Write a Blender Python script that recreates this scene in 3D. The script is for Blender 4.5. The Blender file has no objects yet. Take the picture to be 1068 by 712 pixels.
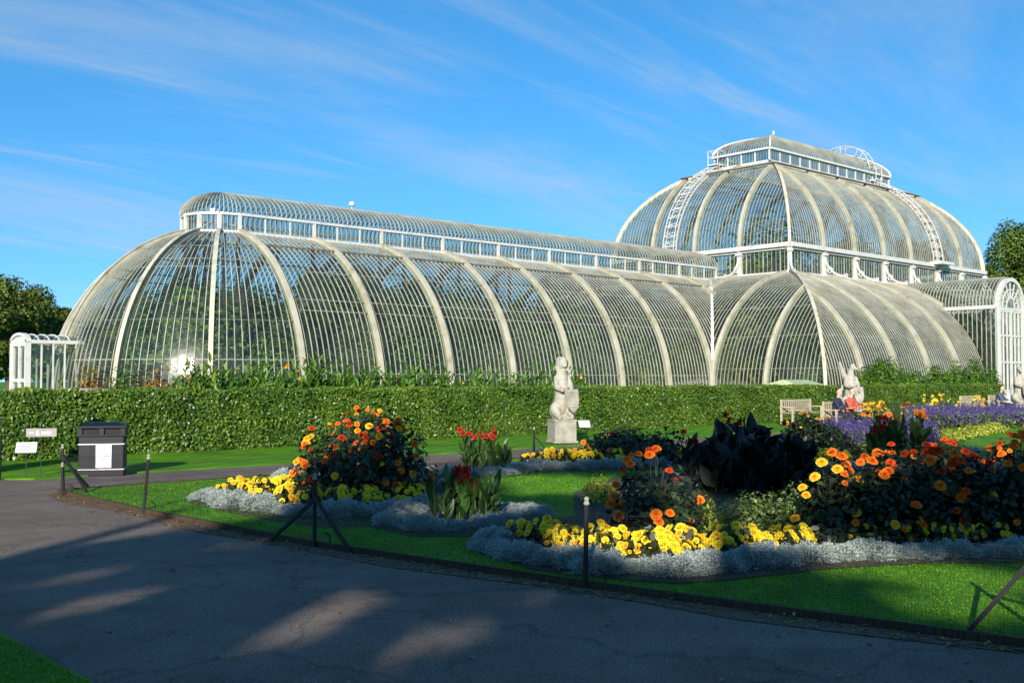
import bpy, bmesh, math, random
import numpy as np
from mathutils import Vector, Matrix, Quaternion
random.seed(7)
rng = np.random.default_rng(11)
R = math.radians
S = bpy.context.scene
COL = S.collection

# ------------------------------------------------------------------ camera
F, YAW, PIT, EYE = 1126.609, R(47.762), R(2.059), 1.75
fw = np.array([math.cos(YAW)*math.cos(PIT), math.sin(YAW)*math.cos(PIT), math.sin(PIT)])
rt = np.array([math.sin(YAW), -math.cos(YAW), 0.0])
up = np.cross(rt, fw)
cd = bpy.data.cameras.new('camera'); cam = bpy.data.objects.new('camera', cd); COL.objects.link(cam)
cd.sensor_width = 36; cd.lens = F/1068*36; cd.clip_start = .1; cd.clip_end = 3000
cam.location = (0, 0, EYE); cam.rotation_euler = (R(90)+PIT, 0, YAW-R(90))
S.camera = cam

def ray(px, py):
    return fw + rt*((px-534)/F) + up*((356-py)/F)
def gnd(px, py, z=0.0):
    d = ray(px, py); t = (z-EYE)/d[2]
    return d[0]*t, d[1]*t
def dep(px, depth):                     # ground point below a picture column at a depth
    d = ray(px, 396.5)
    return d[0]*depth, d[1]*depth
def onY(px, Y):
    d = ray(px, 396.5); return d[0]*Y/d[1]
def project(P):
    v = P-np.array([0, 0, EYE]); d = v@fw
    return 534+F*(v@rt)/d, 356-F*(v@up)/d, d

# ------------------------------------------------------------------ materials
def newmat(name):
    m = bpy.data.materials.new(name); m.use_nodes = True
    nt = m.node_tree; nt.nodes.clear()
    out = nt.nodes.new('ShaderNodeOutputMaterial')
    return m, nt, out
def N(nt, t, **k):
    n = nt.nodes.new(t)
    for a, v in k.items():
        if a in n.inputs: n.inputs[a].default_value = v
        else: setattr(n, a, v)
    return n
def rgb(c): return (c[0], c[1], c[2], 1)
def ramp(nt, fac, stops):
    r = nt.nodes.new('ShaderNodeValToRGB')
    while len(r.color_ramp.elements) < len(stops): r.color_ramp.elements.new(.5)
    for e, (p, c) in zip(r.color_ramp.elements, stops):
        e.position = p; e.color = rgb(c)
    nt.links.new(fac, r.inputs[0]); return r.outputs[0]
def surf(name, stops, scale=3.0, rough=.7, bump=.0, bscale=None, detail=6, metal=0, spec=.4, coord='Object', stretch=None):
    """noise-mottled opaque material"""
    m, nt, out = newmat(name)
    tc = N(nt, 'ShaderNodeTexCoord'); v = tc.outputs[coord]
    if stretch:
        mp = N(nt, 'ShaderNodeMapping'); mp.inputs['Scale'].default_value = stretch
        nt.links.new(v, mp.inputs[0]); v = mp.outputs[0]
    n = N(nt, 'ShaderNodeTexNoise', Scale=scale, Detail=detail, Roughness=.62); nt.links.new(v, n.inputs['Vector'])
    c = ramp(nt, n.outputs['Fac'], stops)
    b = N(nt, 'ShaderNodeBsdfPrincipled', Roughness=rough, Metallic=metal)
    b.inputs['Specular IOR Level'].default_value = spec
    nt.links.new(c, b.inputs['Base Color'])
    if bump:
        n2 = N(nt, 'ShaderNodeTexNoise', Scale=bscale or scale*6, Detail=4); nt.links.new(v, n2.inputs['Vector'])
        bp = N(nt, 'ShaderNodeBump', Strength=bump, Distance=.02); nt.links.new(n2.outputs['Fac'], bp.inputs['Height'])
        nt.links.new(bp.outputs[0], b.inputs['Normal'])
    nt.links.new(b.outputs[0], out.inputs[0]); return m
def leafmat(name, stops, rough=.5, spec=.35, trans=.25, tcol=None):
    """leaf whose colour varies from leaf to leaf (attribute rnd)"""
    m, nt, out = newmat(name)
    a = N(nt, 'ShaderNodeAttribute'); a.attribute_name = 'rnd'
    c = ramp(nt, a.outputs['Fac'], stops)
    b = N(nt, 'ShaderNodeBsdfPrincipled', Roughness=rough); b.inputs['Specular IOR Level'].default_value = spec
    nt.links.new(c, b.inputs['Base Color'])
    if trans:
        t = N(nt, 'ShaderNodeBsdfTranslucent')
        if tcol: t.inputs[0].default_value = rgb(tcol)
        else:
            hs = N(nt, 'ShaderNodeHueSaturation', Value=1.5, Saturation=1.1); nt.links.new(c, hs.inputs['Color']); nt.links.new(hs.outputs[0], t.inputs[0])
        mx = N(nt, 'ShaderNodeMixShader'); mx.inputs[0].default_value = trans
        nt.links.new(b.outputs[0], mx.inputs[1]); nt.links.new(t.outputs[0], mx.inputs[2])
        nt.links.new(mx.outputs[0], out.inputs[0])
    else: nt.links.new(b.outputs[0], out.inputs[0])
    return m

M = {}
M['cream'] = surf('cream_paint', [(.25, (.22, .20, .12)), (.45, (.43, .40, .30)), (.7, (.53, .51, .42))], 1.3, .55, .15, 20)
M['white'] = surf('white_paint', [(.2, (.40, .38, .33)), (.45, (.56, .55, .52)), (.8, (.64, .64, .62))], 2.0, .45, .05, 20)
M['bar'] = surf('glazing_bar_paint', [(.25, (.17, .155, .115)), (.45, (.32, .305, .25)), (.7, (.44, .43, .37))], .9, .6)
M['gutter'] = surf('dark_gutter', [(.3, (.10, .09, .07)), (.7, (.22, .20, .15))], 3, .6)
M['iron'] = surf('dark_iron_and_shaded_frame', [(.3, (.006, .006, .008)), (.7, (.018, .017, .017))], 20, .6, .1)
M['stone'] = surf('weathered_stone', [(.25, (.13, .12, .085)), (.42, (.29, .27, .22)), (.6, (.42, .40, .34)), (.8, (.30, .27, .14))], 3.2, .9, .5, 30)
M['plinth'] = surf('plinth_stone', [(.25, (.17, .155, .12)), (.5, (.31, .29, .24)), (.75, (.42, .40, .34))], 4, .9, .4, 25)
M['soil'] = surf('soil', [(.3, (.035, .022, .014)), (.7, (.09, .06, .04))], 12, .95, .9, 40)
M['litter'] = surf('kerb_litter', [(.3, (.06, .035, .02)), (.55, (.16, .10, .055)), (.75, (.26, .18, .10))], 14, .95, .9, 50)
M['timber'] = surf('edging_timber', [(.3, (.03, .02, .012)), (.7, (.10, .06, .032))], 6, .9, .5, 40, stretch=(1, 8, 1))
M['navy'] = surf('navy_bin_paint', [(.3, (.004, .005, .011)), (.7, (.008, .010, .019))], 5, .5, .05, 60)
M['black'] = surf('black_recess', [(.3, (.004, .004, .005)), (.7, (.01, .01, .01))], 5, .7)
M['paper'] = surf('white_sign', [(.3, (.72, .72, .72)), (.7, (.80, .80, .80))], 8, .5)
M['ink'] = surf('grey_ink', [(.3, (.10, .10, .11)), (.7, (.16, .16, .17))], 8, .6)
M['plaque'] = surf('grey_pink_plaque', [(.3, (.26, .235, .225)), (.7, (.36, .325, .31))], 8, .5)
M['wood'] = surf('weathered_teak', [(.3, (.30, .24, .16)), (.7, (.52, .45, .34))], 5, .8, .3, 30, stretch=(1, 1, 6))
M['bark'] = surf('bark', [(.3, (.05, .035, .022)), (.7, (.15, .11, .07))], 6, .9, .8, 20, stretch=(1, 1, .3))
M['stem'] = surf('green_stem', [(.3, (.04, .06, .015)), (.7, (.09, .12, .03))], 8, .6)
M['dstem'] = surf('dark_stem', [(.3, (.02, .018, .012)), (.7, (.05, .04, .025))], 8, .6)
M['greenpaint'] = surf('pale_green_paint', [(.3, (.34, .42, .22)), (.7, (.46, .54, .32))], 4, .5)
M['skin'] = surf('skin', [(.3, (.55, .32, .23)), (.7, (.66, .42, .31))], 6, .5)
M['suit'] = surf('blue_grey_cloth', [(.3, (.05, .07, .12)), (.7, (.09, .12, .19))], 12, .85)
M['navycloth'] = surf('navy_cloth', [(.3, (.012, .015, .04)), (.7, (.03, .035, .08))], 12, .85)
M['redcloth'] = surf('red_cloth', [(.3, (.45, .06, .04)), (.7, (.55, .12, .07))], 12, .85)
M['darkcloth'] = surf('dark_trousers', [(.3, (.012, .012, .015)), (.7, (.035, .035, .04))], 12, .85)
M['hair'] = surf('brown_hair', [(.3, (.025, .014, .008)), (.7, (.07, .04, .02))], 20, .6)
M['interior'] = surf('planting_floor', [(.3, (.03, .035, .015)), (.7, (.08, .08, .045))], 1.5, .95)

# glass: one thin pane - clear with a green tint, mirror reflection by angle, a little grime
m, nt, out = newmat('glasshouse_glass'); M['glass'] = m
tr = N(nt, 'ShaderNodeBsdfTransparent'); tr.inputs[0].default_value = (.70, .78, .74, 1)
gl = N(nt, 'ShaderNodeBsdfGlossy', Roughness=.17); gl.inputs[0].default_value = (.95, .97, 1, 1)
lw = N(nt, 'ShaderNodeLayerWeight', Blend=.5); pw = N(nt, 'ShaderNodeMath', operation='POWER'); pw.inputs[1].default_value = 4.0; nt.links.new(lw.outputs['Facing'], pw.inputs[0])
fr = N(nt, 'ShaderNodeMath', operation='MULTIPLY_ADD'); fr.inputs[1].default_value = .60; fr.inputs[2].default_value = .05; nt.links.new(pw.outputs[0], fr.inputs[0])
tc = N(nt, 'ShaderNodeTexCoord')
n1 = N(nt, 'ShaderNodeTexNoise', Scale=.9, Detail=3); nt.links.new(tc.outputs['Object'], n1.inputs['Vector'])
bp = N(nt, 'ShaderNodeBump', Strength=.06, Distance=.25); nt.links.new(n1.outputs['Fac'], bp.inputs['Height'])
nt.links.new(bp.outputs[0], gl.inputs['Normal'])
mm = N(nt, 'ShaderNodeMath', operation='MULTIPLY'); mm.inputs[1].default_value = 1.0; nt.links.new(fr.outputs[0], mm.inputs[0])
mx = N(nt, 'ShaderNodeMixShader'); nt.links.new(mm.outputs[0], mx.inputs[0]); nt.links.new(tr.outputs[0], mx.inputs[1]); nt.links.new(gl.outputs[0], mx.inputs[2])
n2 = N(nt, 'ShaderNodeTexNoise', Scale=.55, Detail=7, Roughness=.7); nt.links.new(tc.outputs['Object'], n2.inputs['Vector'])
mr = N(nt, 'ShaderNodeMapRange'); mr.inputs['From Min'].default_value = .42; mr.inputs['From Max'].default_value = .72; mr.inputs['To Min'].default_value = .014; mr.inputs['To Max'].default_value = .07
nt.links.new(n2.outputs['Fac'], mr.inputs[0])
df = N(nt, 'ShaderNodeBsdfDiffuse'); df.inputs[0].default_value = (.48, .54, .42, 1)
mx2 = N(nt, 'ShaderNodeMixShader'); nt.links.new(mr.outputs[0], mx2.inputs[0]); nt.links.new(mx.outputs[0], mx2.inputs[1]); nt.links.new(df.outputs[0], mx2.inputs[2])
nt.links.new(mx2.outputs[0], out.inputs[0])

# lawn with faint mowing stripes across it
def lawnmat(name, ang):
    m, nt, out = newmat(name)
    tc = N(nt, 'ShaderNodeTexCoord')
    n1 = N(nt, 'ShaderNodeTexNoise', Scale=.7, Detail=8, Roughness=.7); nt.links.new(tc.outputs['Object'], n1.inputs['Vector'])
    n3 = N(nt, 'ShaderNodeTexNoise', Scale=60, Detail=3); nt.links.new(tc.outputs['Object'], n3.inputs['Vector'])
    mp = N(nt, 'ShaderNodeMapping'); mp.inputs['Rotation'].default_value = (0, 0, ang); nt.links.new(tc.outputs['Object'], mp.inputs[0])
    w = N(nt, 'ShaderNodeTexWave', Scale=.55, Distortion=.6); nt.links.new(mp.outputs[0], w.inputs['Vector'])
    a = N(nt, 'ShaderNodeMath', operation='MULTIPLY_ADD'); a.inputs[1].default_value = .11; nt.links.new(w.outputs['Fac'], a.inputs[0]); nt.links.new(n1.outputs['Fac'], a.inputs[2])
    a2 = N(nt, 'ShaderNodeMath', operation='MULTIPLY_ADD'); a2.inputs[1].default_value = .35; nt.links.new(n3.outputs['Fac'], a2.inputs[0]); nt.links.new(a.outputs[0], a2.inputs[2])
    c = ramp(nt, a2.outputs[0], [(.5, (.045, .135, .005)), (.78, (.095, .25, .009)), (1.0, (.17, .34, .016))])
    b = N(nt, 'ShaderNodeBsdfPrincipled', Roughness=.75); b.inputs['Specular IOR Level'].default_value = .15
    nt.links.new(c, b.inputs['Base Color'])
    bp = N(nt, 'ShaderNodeBump', Strength=.7, Distance=.03); nt.links.new(n3.outputs['Fac'], bp.inputs['Height']); nt.links.new(bp.outputs[0], b.inputs['Normal'])
    nt.links.new(b.outputs[0], out.inputs[0]); return m
M['lawn'] = lawnmat('mown_lawn', R(60))
M['blade'] = leafmat('grass_blade', [(0, (.055, .17, .006)), (.6, (.105, .28, .010)), (1, (.18, .36, .02))], .6, .2, .3)

# asphalt: pinkish grey, speckled with pale chips
m, nt, out = newmat('path_asphalt'); M['asphalt'] = m
tc = N(nt, 'ShaderNodeTexCoord')
n1 = N(nt, 'ShaderNodeTexNoise', Scale=.35, Detail=8, Roughness=.65); nt.links.new(tc.outputs['Object'], n1.inputs['Vector'])
c1 = ramp(nt, n1.outputs['Fac'], [(.3, (.145, .110, .086)), (.55, (.205, .162, .128)), (.75, (.26, .21, .17))])
n2 = N(nt, 'ShaderNodeTexNoise', Scale=48, Detail=5, Roughness=.85); nt.links.new(tc.outputs['Object'], n2.inputs['Vector'])
c2 = ramp(nt, n2.outputs['Fac'], [(.36, (.30, .30, .30)), (.48, (.85, .85, .85)), (.58, (1.15, 1.15, 1.15)), (.66, (2.3, 2.25, 2.2))])
# old repairs, stains and hairline cracks
vo = N(nt, 'ShaderNodeTexVoronoi', Scale=.42); vo.feature = 'DISTANCE_TO_EDGE'
wn = N(nt, 'ShaderNodeTexNoise', Scale=2.2, Detail=5); nt.links.new(tc.outputs['Object'], wn.inputs['Vector'])
wm = N(nt, 'ShaderNodeMix'); wm.data_type = 'RGBA'; wm.blend_type = 'ADD'; wm.inputs[0].default_value = .55; nt.links.new(tc.outputs['Object'], wm.inputs[6]); nt.links.new(wn.outputs['Color'], wm.inputs[7]); nt.links.new(wm.outputs[2], vo.inputs['Vector'])
ck = ramp(nt, vo.outputs['Distance'], [(0, (.35, .35, .35)), (.006, (.6, .6, .6)), (.014, (1, 1, 1))])
st = N(nt, 'ShaderNodeTexNoise', Scale=1.6, Detail=6, Roughness=.7, Distortion=.6); nt.links.new(tc.outputs['Object'], st.inputs['Vector'])
sc_ = ramp(nt, st.outputs['Fac'], [(.33, (.74, .73, .71)), (.5, (1, 1, 1)), (.68, (1.12, 1.11, 1.09))])
mk = N(nt, 'ShaderNodeMix'); mk.data_type = 'RGBA'; mk.blend_type = 'MULTIPLY'; mk.inputs[0].default_value = 1; nt.links.new(c1, mk.inputs[6]); nt.links.new(sc_, mk.inputs[7])
mk2 = N(nt, 'ShaderNodeMix'); mk2.data_type = 'RGBA'; mk2.blend_type = 'MULTIPLY'; mk2.inputs[0].default_value = .5; nt.links.new(mk.outputs[2], mk2.inputs[6]); nt.links.new(ck, mk2.inputs[7]); c1 = mk2.outputs[2]
mc = N(nt, 'ShaderNodeMix'); mc.data_type = 'RGBA'; mc.blend_type = 'MULTIPLY'; mc.inputs[0].default_value = 1
nt.links.new(c1, mc.inputs[6]); nt.links.new(c2, mc.inputs[7])
b = N(nt, 'ShaderNodeBsdfPrincipled', Roughness=.85); b.inputs['Specular IOR Level'].default_value = .25
nt.links.new(mc.outputs[2], b.inputs['Base Color'])
bp = N(nt, 'ShaderNodeBump', Strength=.8, Distance=.012); nt.links.new(n2.outputs['Fac'], bp.inputs['Height']); nt.links.new(bp.outputs[0], b.inputs['Normal'])
nt.links.new(b.outputs[0], out.inputs[0])

M['hedge'] = leafmat('hedge_leaf', [(0, (.035, .085, .008)), (.5, (.095, .18, .014)), (.85, (.19, .28, .025)), (1, (.32, .37, .06))], .40, .46, .2)
M['hedgecore'] = surf('hedge_core', [(.3, (.008, .014, .004)), (.7, (.02, .03, .008))], 8, .95)
M['tree'] = leafmat('tree_leaf', [(0, (.03, .055, .008)), (.5, (.065, .12, .013)), (1, (.14, .20, .025))], .55, .3, .2)
M['tree_dark'] = leafmat('dark_tree_leaf', [(0, (.035, .055, .010)), (.5, (.075, .115, .014)), (1, (.15, .18, .026))], .55, .3, .15)
M['palm'] = leafmat('palm_leaf', [(0, (.05, .12, .012)), (.5, (.13, .25, .025)), (1, (.28, .38, .05))], .45, .4, .35)
M['palm2'] = leafmat('yellow_palm_leaf', [(0, (.09, .15, .015)), (.5, (.22, .29, .03)), (1, (.40, .42, .06))], .45, .4, .4)
M['shrub'] = leafmat('bright_shrub_leaf', [(0, (.03, .085, .01)), (.5, (.07, .17, .015)), (1, (.17, .29, .03))], .45, .35, .3)
M['coleus'] = leafmat('russet_leaf', [(0, (.10, .06, .012)), (.5, (.30, .12, .02)), (1, (.40, .25, .04))], .5, .3, .3)
M['darkleaf'] = leafmat('dahlia_leaf', [(0, (.010, .014, .008)), (.55, (.020, .032, .013)), (.9, (.035, .065, .02)), (1, (.06, .10, .03))], .42, .35, .12)
M['begleaf'] = leafmat('begonia_leaf', [(0, (.018, .024, .008)), (.6, (.04, .05, .014)), (1, (.08, .075, .02))], .4, .4, .15)
M['canna'] = leafmat('canna_leaf', [(0, (.018, .045, .012)), (.6, (.035, .085, .018)), (1, (.06, .13, .025))], .35, .4, .3)
M['bronze'] = leafmat('bronze_canna_leaf', [(0, (.008, .012, .010)), (.6, (.014, .020, .017)), (1, (.026, .034, .030))], .45, .28, .08)
M['silver'] = leafmat('silver_leaf', [(0, (.20, .25, .235)), (.5, (.38, .44, .41)), (1, (.64, .68, .63))], .7, .2, .1)
M['gold'] = leafmat('golden_leaf', [(0, (.16, .21, .02)), (.5, (.36, .40, .04)), (1, (.58, .58, .12))], .5, .3, .25)
M['vari'] = leafmat('variegated_leaf', [(0, (.04, .08, .015)), (.55, (.10, .16, .03)), (1, (.32, .38, .12))], .5, .3, .25)
M['orange'] = leafmat('orange_petal', [(0, (.70, .05, .01)), (.4, (.85, .16, .01)), (1, (.92, .32, .03))], .5, .2, .3)
M['redorange'] = leafmat('red_orange_petal', [(0, (.38, .012, .006)), (.5, (.66, .06, .008)), (1, (.78, .12, .02))], .5, .2, .3)
M['amber'] = leafmat('amber_petal', [(0, (.80, .16, .01)), (.4, (.90, .42, .02)), (1, (.92, .62, .05))], .5, .2, .3)
M['yellow'] = leafmat('yellow_petal', [(0, (.80, .42, .01)), (.4, (.88, .66, .015)), (1, (.90, .78, .06))], .5, .2, .3)
M['red'] = leafmat('red_petal', [(0, (.18, .006, .006)), (.5, (.36, .015, .012)), (1, (.50, .05, .03))], .45, .25, .3)
M['purple'] = leafmat('purple_petal', [(0, (.05, .03, .14)), (.5, (.105, .065, .26)), (1, (.21, .15, .38))], .55, .2, .25)
M['pale'] = leafmat('pale_petal', [(0, (.65, .55, .5)), (1, (.82, .76, .7))], .55, .2, .25)

# ------------------------------------------------------------------ mesh helpers
class MB:
    def __init__(s): s.v, s.f, s.m = [], [], []
    def face(s, pts, mi=0):
        k = len(s.v); s.v += [tuple(p) for p in pts]; s.f.append(tuple(range(k, k+len(pts)))); s.m.append(mi)
    def box(s, c, d, mi=0, X=(1, 0, 0), Y=(0, 1, 0), Z=(0, 0, 1)):
        c = Vector(c); X = Vector(X)*d[0]/2; Y = Vector(Y)*d[1]/2; Z = Vector(Z)*d[2]/2
        k = len(s.v)
        for sz in (-1, 1):
            for sx, sy in ((-1, -1), (1, -1), (1, 1), (-1, 1)): s.v.append(tuple(c+X*sx+Y*sy+Z*sz))
        for f in ((3, 2, 1, 0), (4, 5, 6, 7), (0, 1, 5, 4), (1, 2, 6, 5), (2, 3, 7, 6), (3, 0, 4, 7)):
            s.f.append(tuple(k+i for i in f)); s.m.append(mi)
    def bar(s, a, b, w, h=None, mi=0, upv=(0, 0, 1)):
        a, b = Vector(a), Vector(b); h = h or w; d = (b-a); L = d.length
        if L < 1e-6: return
        d /= L; u = Vector(upv)
        if abs(d.dot(u)) > .98: u = Vector((1, 0, 0))
        x = d.cross(u).normalized(); z = x.cross(d)
        s.box((a+b)/2, (w, L, h), mi, x, d, z)
    def tube(s, pts, r, n=6, mi=0, cap=True):
        P = [Vector(p) for p in pts]; rr = r if hasattr(r, '__len__') else [r]*len(P)
        k = len(s.v); prev = None
        for i, p in enumerate(P):
            d = (P[min(i+1, len(P)-1)]-P[max(i-1, 0)]).normalized()
            if prev is None:
                x = d.cross(Vector((0, 0, 1)) if abs(d.z) < .9 else Vector((1, 0, 0))).normalized()
            else: x = (prev-d*prev.dot(d)).normalized()
            prev = x; y = d.cross(x)
            for j in range(n):
                a = 2*math.pi*j/n; s.v.append(tuple(p+(x*math.cos(a)+y*math.sin(a))*rr[i]))
        for i in range(len(P)-1):
            for j in range(n):
                a, b = k+i*n+j, k+i*n+(j+1) % n
                s.f.append((a, b, b+n, a+n)); s.m.append(mi)
        if cap:
            s.f.append(tuple(k+j for j in reversed(range(n)))); s.m.append(mi)
            s.f.append(tuple(k+(len(P)-1)*n+j for j in range(n))); s.m.append(mi)
    def lathe(s, prof, n=16, mi=0, c=(0, 0, 0)):
        k = len(s.v)
        for r, z in prof:
            for j in range(n):
                a = 2*math.pi*j/n; s.v.append((c[0]+r*math.cos(a), c[1]+r*math.sin(a), c[2]+z))
        for i in range(len(prof)-1):
            for j in range(n):
                a, b = k+i*n+j, k+i*n+(j+1) % n
                s.f.append((a, b, b+n, a+n)); s.m.append(mi)
    def sweep(s, pts, nrm, Sd, w, h, h0=-.01, mi=0):
        """box section swept along pts: width w along Sd, height from h0 to h along the normals"""
        k = len(s.v); Sd = np.asarray(Sd)
        if Sd.ndim == 1: Sd = np.repeat(Sd[None], len(pts), 0)
        for p, n, sd in zip(pts, nrm, Sd):
            for a, b in ((-.5, h0), (-.5, h), (.5, h), (.5, h0)): s.v.append(tuple(p+sd*(a*w)+n*b))
        for i in range(len(pts)-1):
            o = k+4*i
            for a, b in ((0, 1), (1, 2), (2, 3), (3, 0)):
                s.f.append((o+a, o+b, o+4+b, o+4+a)); s.m.append(mi)
        s.f.append((k, k+3, k+2, k+1)); s.m.append(mi); o = k+4*(len(pts)-1)
        s.f.append((o, o+1, o+2, o+3)); s.m.append(mi)
    def strip(s, A, B, mi=0):
        k = len(s.v); n = len(A)
        s.v += [tuple(p) for p in A]+[tuple(p) for p in B]
        for i in range(n-1):
            s.f.append((k+i, k+i+1, k+n+i+1, k+n+i)); s.m.append(mi)
    def build(s, name, mats, parent=None, smooth=False, bevel=0, at=None):
        me = bpy.data.meshes.new(name); me.from_pydata(s.v, [], s.f)
        for mt in (mats if isinstance(mats, (list, tuple)) else [mats]): me.materials.append(mt)
        me.polygons.foreach_set('material_index', s.m)
        if isinstance(mats, list) and len(mats) == 2: me.polygons.foreach_set('use_smooth', [q == 1 for q in s.m])
        if smooth: me.polygons.foreach_set('use_smooth', [True]*len(s.f))
        me.update(); o = bpy.data.objects.new(name, me); COL.objects.link(o)
        if parent is not None: o.parent = parent
        if at is not None: o.location = at
        if bevel:
            bv = o.modifiers.new('bevel', 'BEVEL'); bv.width = bevel; bv.segments = 2; bv.limit_method = 'ANGLE'
        return o

def npmesh(name, V, mat, rnd=None, parent=None):
    """V: (n,k,3) separate k-gons, one rnd value per face"""
    n, k, _ = V.shape
    me = bpy.data.meshes.new(name)
    me.vertices.add(n*k); me.vertices.foreach_set('co', np.ascontiguousarray(V, dtype=np.float32).ravel())
    me.loops.add(n*k); me.loops.foreach_set('vertex_index', np.arange(n*k, dtype=np.int32))
    me.polygons.add(n); me.polygons.foreach_set('loop_start', np.arange(0, n*k, k, dtype=np.int32))
    at = me.attributes.new('rnd', 'FLOAT', 'POINT')
    rnd = rng.random(n) if rnd is None else rnd
    at.data.foreach_set('value', np.repeat(np.clip(rnd, 0, 1), k).astype(np.float32))
    me.materials.append(mat); me.update(calc_edges=True); me.validate()
    o = bpy.data.objects.new(name, me); COL.objects.link(o)
    if parent is not None: o.parent = parent
    return o

def unit(a): return a/np.maximum(np.linalg.norm(a, axis=-1, keepdims=True), 1e-9)
def rdir(n, zb=0.0, zs=1.0):
    d = rng.normal(size=(n, 3)); d[:, 2] = d[:, 2]*zs+zb; return unit(d)
DIA = [(0, 0, 0), (.45, .5, .10), (1, 0, -.08), (.45, -.5, .10)]
OVAL = [(0, 0, 0), (.25, .42, .05), (.62, .46, .06), (1, 0, -.12), (.62, -.46, .06), (.25, -.42, .05)]
LANCE = [(0, .04, 0), (.3, .5, .05), (.7, .38, .0), (1, 0, -.15), (.7, -.38, .0), (.3, -.5, .05), (0, -.04, 0)]
def leafgrid(C, D, Nn, L, W, seg=5, bend=.25, fold=.22, prof=lambda t: np.sin(np.pi*t**.8)**.75):
    """long leaves with a folded midrib and a drooping tip: two quads per segment"""
    n = len(C); L = np.broadcast_to(L, n)[:, None]; W = np.broadcast_to(W, n)[:, None]
    s = unit(np.cross(D, Nn)); nn = np.cross(s, D); out = []; b = bend*(.4+1.2*rng.random((n, 1)))
    pts = []
    for i in range(seg+1):
        t = i/seg; w = max(float(prof(t)) if 0 < t < 1 else .04, .03)*.5
        mid = C+D*L*(t-.12*b*t*t)-nn*L*b*t*t; e = nn*W*w*fold*2
        pts.append((mid+s*W*w+e, mid, mid-s*W*w+e))
    for i in range(seg):
        a, b2 = pts[i], pts[i+1]
        out.append(np.stack([a[0], a[1], b2[1], b2[0]], 1)); out.append(np.stack([a[1], a[2], b2[2], b2[1]], 1))
    return np.concatenate(out), np.tile(rng.random(n), 2*seg)
PETAL = [(0, .12, 0), (.35, .42, .03), (.75, .5, .04), (.95, .3, .0), (1, 0, -.02), (.95, -.3, .0), (.75, -.5, .04), (.35, -.42, .03), (0, -.12, 0)]
def leaves(C, D, Nn, L, W, shape=DIA):
    n = len(C); L = np.broadcast_to(L, n)[:, None]; W = np.broadcast_to(W, n)[:, None]
    s = unit(np.cross(D, Nn)); nn = np.cross(s, D)
    out = np.empty((n, len(shape), 3))
    for i, (t, w, h) in enumerate(shape): out[:, i] = C+D*L*t+s*W*w+nn*L*h
    return out

def tag(o, label=None, cat=None, group=None, kind=None):
    if label: o['label'] = label
    if cat: o['category'] = cat
    if group: o['group'] = group
    if kind: o['kind'] = kind
    return o
def empty(name, loc=(0, 0, 0), rz=0, label=None, cat=None, group=None):
    o = bpy.data.objects.new(name, None); COL.objects.link(o); o.location = loc; o.rotation_euler = (0, 0, rz); o.empty_display_size = .2
    return tag(o, label, cat, group)
KIDS = {}
def copy_tree(o, parent=None, loc=None, rz=None, sc=None, label=None, group=None):
    c = o.copy(); COL.objects.link(c)
    if parent is not None: c.parent = parent
    for ch in o.children: copy_tree(ch, c)
    if loc is not None: c.location = loc
    if rz is not None: c.rotation_euler = (0, 0, rz)
    if sc is not None: c.scale = (sc, sc, sc) if not hasattr(sc, '__len__') else sc
    if label: c['label'] = label
    if group: c['group'] = group
    return c
def sheet(name, pts, z, mat, kind='structure', thick=0):
    bm = bmesh.new(); vs = [bm.verts.new((x, y, z)) for x, y in pts]; f = bm.faces.new(vs); 
    if f.normal.z < 0: f.normal_flip()
    bm.normal_update()
    if f.normal.z < 0: bmesh.ops.reverse_faces(bm, faces=[f])
    if thick:
        r = bmesh.ops.extrude_face_region(bm, geom=[f]); 
        for v in [g for g in r['geom'] if isinstance(g, bmesh.types.BMVert)]: v.co.z -= thick
    bmesh.ops.triangulate(bm, faces=bm.faces[:])
    bmesh.ops.recalc_face_normals(bm, faces=bm.faces[:])
    me = bpy.data.meshes.new(name); bm.to_mesh(me); bm.free(); me.materials.append(mat)
    o = bpy.data.objects.new(name, me); COL.objects.link(o); o['kind'] = kind; return o

# ------------------------------------------------------------------ light
AZ = YAW-R(9.0); EL = R(20)
sdir = np.array([math.cos(AZ)*math.cos(EL), math.sin(AZ)*math.cos(EL), -math.sin(EL)])   # the way the light travels
sl = bpy.data.lights.new('sun', 'SUN'); so = bpy.data.objects.new('sun', sl); COL.objects.link(so)
sl.energy = 5.0; sl.angle = R(.53); sl.color = (1.0, .93, .80)
so.rotation_euler = Vector(sdir).to_track_quat('-Z', 'Y').to_euler(); so.location = (-30, -30, 40)
w = bpy.data.worlds.new('World'); S.world = w; w.use_nodes = True; nt = w.node_tree; nt.nodes.clear()
out = nt.nodes.new('ShaderNodeOutputWorld'); bg = N(nt, 'ShaderNodeBackground', Strength=.078)
sky = N(nt, 'ShaderNodeTexSky'); sky.sky_type = 'NISHITA'; sky.sun_disc = False; sky.sun_elevation = EL
sky.sun_rotation = math.atan2(-sdir[0], -sdir[1]); sky.air_density = .95; sky.dust_density = .1; sky.ozone_density = 2.2; sky.altitude = 600
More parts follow.
